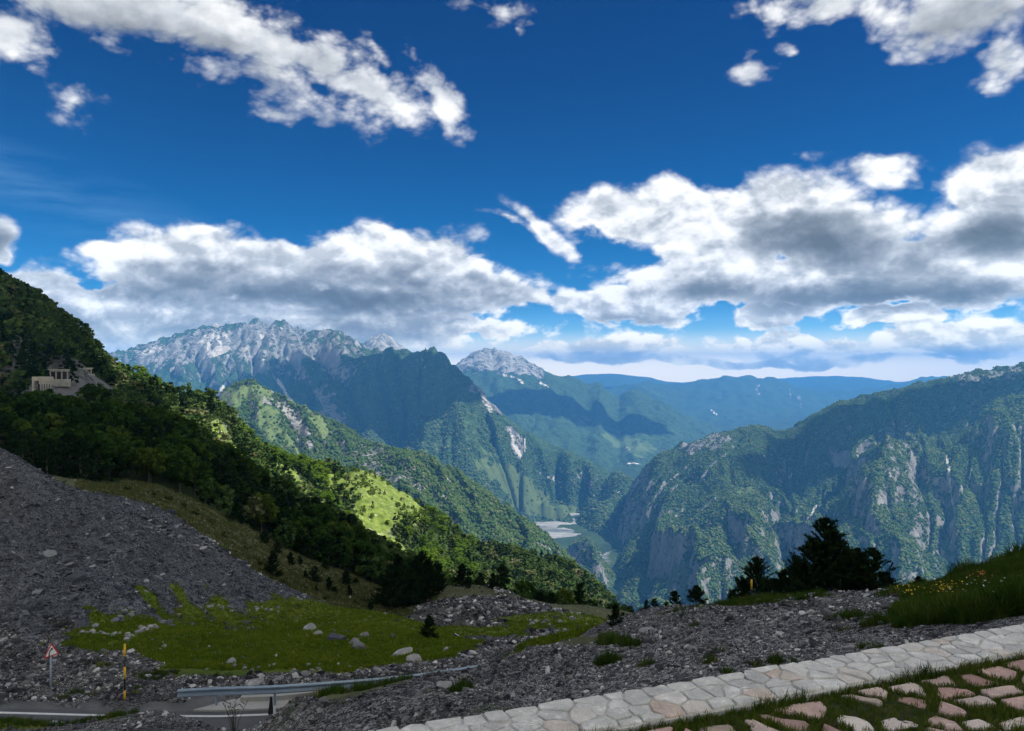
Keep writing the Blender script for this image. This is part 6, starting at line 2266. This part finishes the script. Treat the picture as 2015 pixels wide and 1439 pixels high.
pine(1626, 28.5, 160, pines, 'tallest black pine at the centre of the pine clump', 1.0, 0)
pine(1648, 28.0, 120, pines, 'broad pine filling the right side of the tallest one', 1.1, 1)
pine(1600, 28.2, 118, pines, 'broad pine filling the left side of the tallest one', 1.0, 2)
pine(1718, 26.5, 98, pines, 'dark pine at the right end of the clump', 1.25, 2)
pine(1692, 27.0, 96, slim, 'slim pine between the tallest and the right-end pine', 1.5, 0)
pine(1745, 26.0, 52, pines, 'low pine bough on the far right of the clump', 1.2, 0)
pine(1672, 27.5, 92, pines, 'low broad pine at the foot of the tallest one', 1.3, 1)
pine(1566, 30.0, 84, pines, 'small pine at the left foot of the clump', 1.3, 0)
pine(1585, 29.0, 66, bushy, 'bushy young pine tucked under the clump', .9, 1)
pine(1540, 30.5, 66, slim, 'narrow young pine left of the clump', 1.3, 1)
pine(1520, 31.0, 56, bushy, 'low bushy pine between pole and clump', 1.0, 0)
pine(1489, 32.5, 106, pines, 'bushy dark pine right behind the snow pole', 1.0, 2)
pine(1462, 32.5, 60, bushy, 'low dark pine left of the snow pole', .7, 1)
pine(1443, 32.0, 40, bushy, 'small leaning pine at the left end of the pine group', .8, 0)
pine(1370, 31.0, 50, stemmed, 'small pine with bare stem and loose crown', 1.3, 0)
pine(1328, 31.0, 40, stemmed, 'small round-headed pine on a thin stem', 1.1, 1)
pine(1383, 31.0, 18, bushy, 'tiny pine bush right of the loose-crowned pine', 1.1, 0)
pine(1310, 30.0, 14, bushy, 'tiny bush left of the round-headed pine', 1.2, 1)
pine(1338, 30.0, 14, bushy, 'tiny bush right under the round-headed pine', 1.1, 0)
pine(1240, 38.0, 42, pines, 'rounded young pine on the crest above the gravel', .95, 1)
pine(1211, 27.0, 42, slim, 'small dark pine at the end of the turf strip', 1.3, 0)
pine(1262, 34.0, 22, slim, 'little pine right of the rounded young pine', 1.2, 1)
pine(1272, 30.0, 24, slim, 'little upright pine on the gravel crest', 1.1, 0)
pine(1288, 30.0, 20, bushy, 'low bush right of the little upright pine', .9, 1)
pine(1225, 30.0, 14, bushy, 'tiny bush beside the turf strip pine', .9, 0)
pine(1807, 19.5, 28, slim, 'tiny pine on the rise right of the big clump', 1.6, 1)
pine(845, 45.0, 50, slim, 'lone dark pine at the right end of the meadow', 1.25, 0)
pine(1142, 118, 46, bushy, 'dark bushy pine on the far crest of the hollow', .60, 0)
pine(1062, 116, 24, bushy, 'low wide dark bush on the hollow crest', 1.1, 1)
pine(1084, 117, 24, bushy, 'dark bush joined to the low wide one', 1.0, 0)
pine(970, 112, 36, slim, 'narrow dark pine on the hollow mound', 1.3, 1)
pine(945, 118, 28, bushy, 'small dark bush left of the narrow mound pine', .8, 1)
pine(910, 116, 48, slim, 'pointed dark pine on the left of the hollow mound', 1.4, 0)
pine(921, 110, 22, bushy, 'low bush before the pointed mound pine', .9, 0)
for i, (a, d, h, kd) in enumerate([(772, 95, 96, pines), (795, 105, 92, pines), (818, 108, 92, pines), (842, 110, 78, pines), (862, 112, 60, slim), (748, 100, 30, bushy), (800, 96, 60, bushy), (830, 120, 84, pines), (784, 118, 84, slim)]):
    pine(a, d, h, kd, 'dark pine of the dense cluster right of the dry slope', 1.05, i, group='pines of the dense cluster')
for i, (a, b, h, kd) in enumerate([(537, 1136, 54, slim), (572, 1113, 28, slim), (620, 1148, 36, pines), (601, 1138, 18, slim), (622, 1166, 16, slim), (647, 1164, 30, slim), (659, 1168, 14, bushy), (681, 1153, 32, pines), (687, 1174, 24, slim), (727, 1144, 22, slim), (749, 1155, 30, slim), (729, 1202, 16, bushy),
                                   (520, 1070, 24, bushy), (545, 1090, 26, pines), (470, 1030, 24, bushy), (500, 1045, 22, bushy), (590, 1112, 20, slim), (700, 1150, 14, bushy), (640, 1122, 22, pines)]):
    d = d_at(a, b, 78, 150)
    pine(a, d, h, kd, 'young dark pine scattered on the dry grass slope', 1.1, i, group='young pines on the dry slope', sinkpx=1)
for i, (a, b, h) in enumerate([(360, 1000, 12), (385, 1015, 14), (300, 975, 10), (330, 985, 12), (415, 1030, 12), (440, 1060, 14), (250, 965, 10), (350, 1030, 9), (480, 1085, 12), (395, 990, 16), (450, 1025, 20), (560, 1150, 10), (600, 1160, 10), (640, 1180, 9), (508, 1112, 12), (700, 1190, 10)]):
    d = d_at(a, b, 78, 140)
    r = h / F_PX * d * .8
    t = thing('bush', 'small dark bush dotted on the dry grass slope', 'bush', ((a - CX) / F_PX * d, d, float(S_near.zat(a, d))), rg.uniform(0, 6), 'bushes on the dry slope', r)
    link(dcrown[i % 3], 'crown', t); link(stem_me, 'stem', t)

# ------------------------------------------------------------------ concrete road galleries on the left
M_gal = simple_mat('gallery_concrete', (.25, .245, .225), .9, var=.35, scale=.5, bumpk=.3, bdist=.05)


M_rear_shade = simple_mat('rear_shade', (.035, .036, .038), .95, var=.4, scale=.8)  # shade inside the galleries, painted as a dark rear wall colour


def gallery(label, pxa, pxb, da, db, py_top, py_floor, nposts, beam, depth, mat=M_gal, plinth=.8):
    A = Vector(((pxa - CX) / F_PX * da, da, (CY - py_floor) / F_PX * da)); 
    B = Vector(((pxb - CX) / F_PX * db, db, (CY - py_floor) / F_PX * db))
    H = (py_floor - py_top) / F_PX * (da + db) / 2
    L = (Vector((B.x, B.y, 0)) - Vector((A.x, A.y, 0))).length
    ang = math.atan2(B.y - A.y, B.x - A.x)
    t = thing('road_gallery', label, 'road gallery', A, ang)
    # local x runs along the front, local y goes into the hillside
    link(box_mesh('roof', (-.5, L + .5, -.35, depth, H - beam * .45, H), mat), 'roof', t)
    link(box_mesh('beam', (-.2, L + .2, 0, .7, H - beam, H - beam * .45 - .01), mat), 'beam', t)
    link(box_mesh('rear_wall', (-.2, L + .2, depth - .6, depth - .05, -1.5, H - beam * .45 - .01), M_rear_shade), 'rear_wall', t)
    link(box_mesh('floor', (-.5, L + .5, -.25, depth - .62, -1.4, 0), mat), 'floor', t)
    link(box_mesh('plinth', (-.7, L + .7, -.9, -.27, -2.6, .15 + plinth * .2), mat), 'plinth', t)
    pm = box_mesh('pillar', (-.22, .22, .05, .60, 0.01, H - beam - .01), mat)
    for i in range(nposts):
        link(pm, 'pillar', t, (.35 + (L - .7) * i / (nposts - 1), 0, 0))
    return t


gallery('nearest concrete gallery with a row of pillars below the cliff', 78, 102, 252, 254, 742, 779, 5, 2.4, 7.0)
gallery('middle concrete gallery set back above the nearest one', 97, 135, 296, 300, 727, 748, 4, .9, 7.0)
gallery('farthest small concrete gallery against the trees', 151, 181, 336, 345, 724, 738, 4, .9, 6.0)
pw = thing('gallery_end_wall', 'concrete side wall and dark portal left of the nearest gallery', 'wall', ((64 - CX) / F_PX * 256, 256, (CY - 779) / F_PX * 256), .1)
link(box_mesh('lintel', (-.2, 2.6, 0, 6, 5.0, 6.4), M_gal), 'lintel', pw)
link(box_mesh('jamb', (-.2, .5, 0, 1.0, -2, 4.99), M_gal), 'jamb', pw)
for i, (a, b, c_, d_, d) in enumerate([(97, 132, 783, 793, 248), (104, 130, 793, 800, 244)]):
    X0, X1 = (a - CX) / F_PX * d, (b - CX) / F_PX * d
    z0, z1 = (CY - d_) / F_PX * d, (CY - c_) / F_PX * d
    tag(link(box_mesh('retaining_wall', (X0, X1, d, d + .8, z0 - 3, z1), M_gal), 'retaining_wall'), ('upper' if i == 0 else 'lower') + ' grey retaining wall step below the nearest gallery', 'retaining wall')
X0, X1 = (12 - CX) / F_PX * 244, (28 - CX) / F_PX * 244
tag(link(box_mesh('parapet', (X0, X1, 244, 244.6, (CY - 824) / F_PX * 244, (CY - 812) / F_PX * 244), M_gal), 'parapet'), 'short pale road parapet seen between trees at the left edge', 'parapet')
print('STAT objects', round(time.time() - T0, 1))
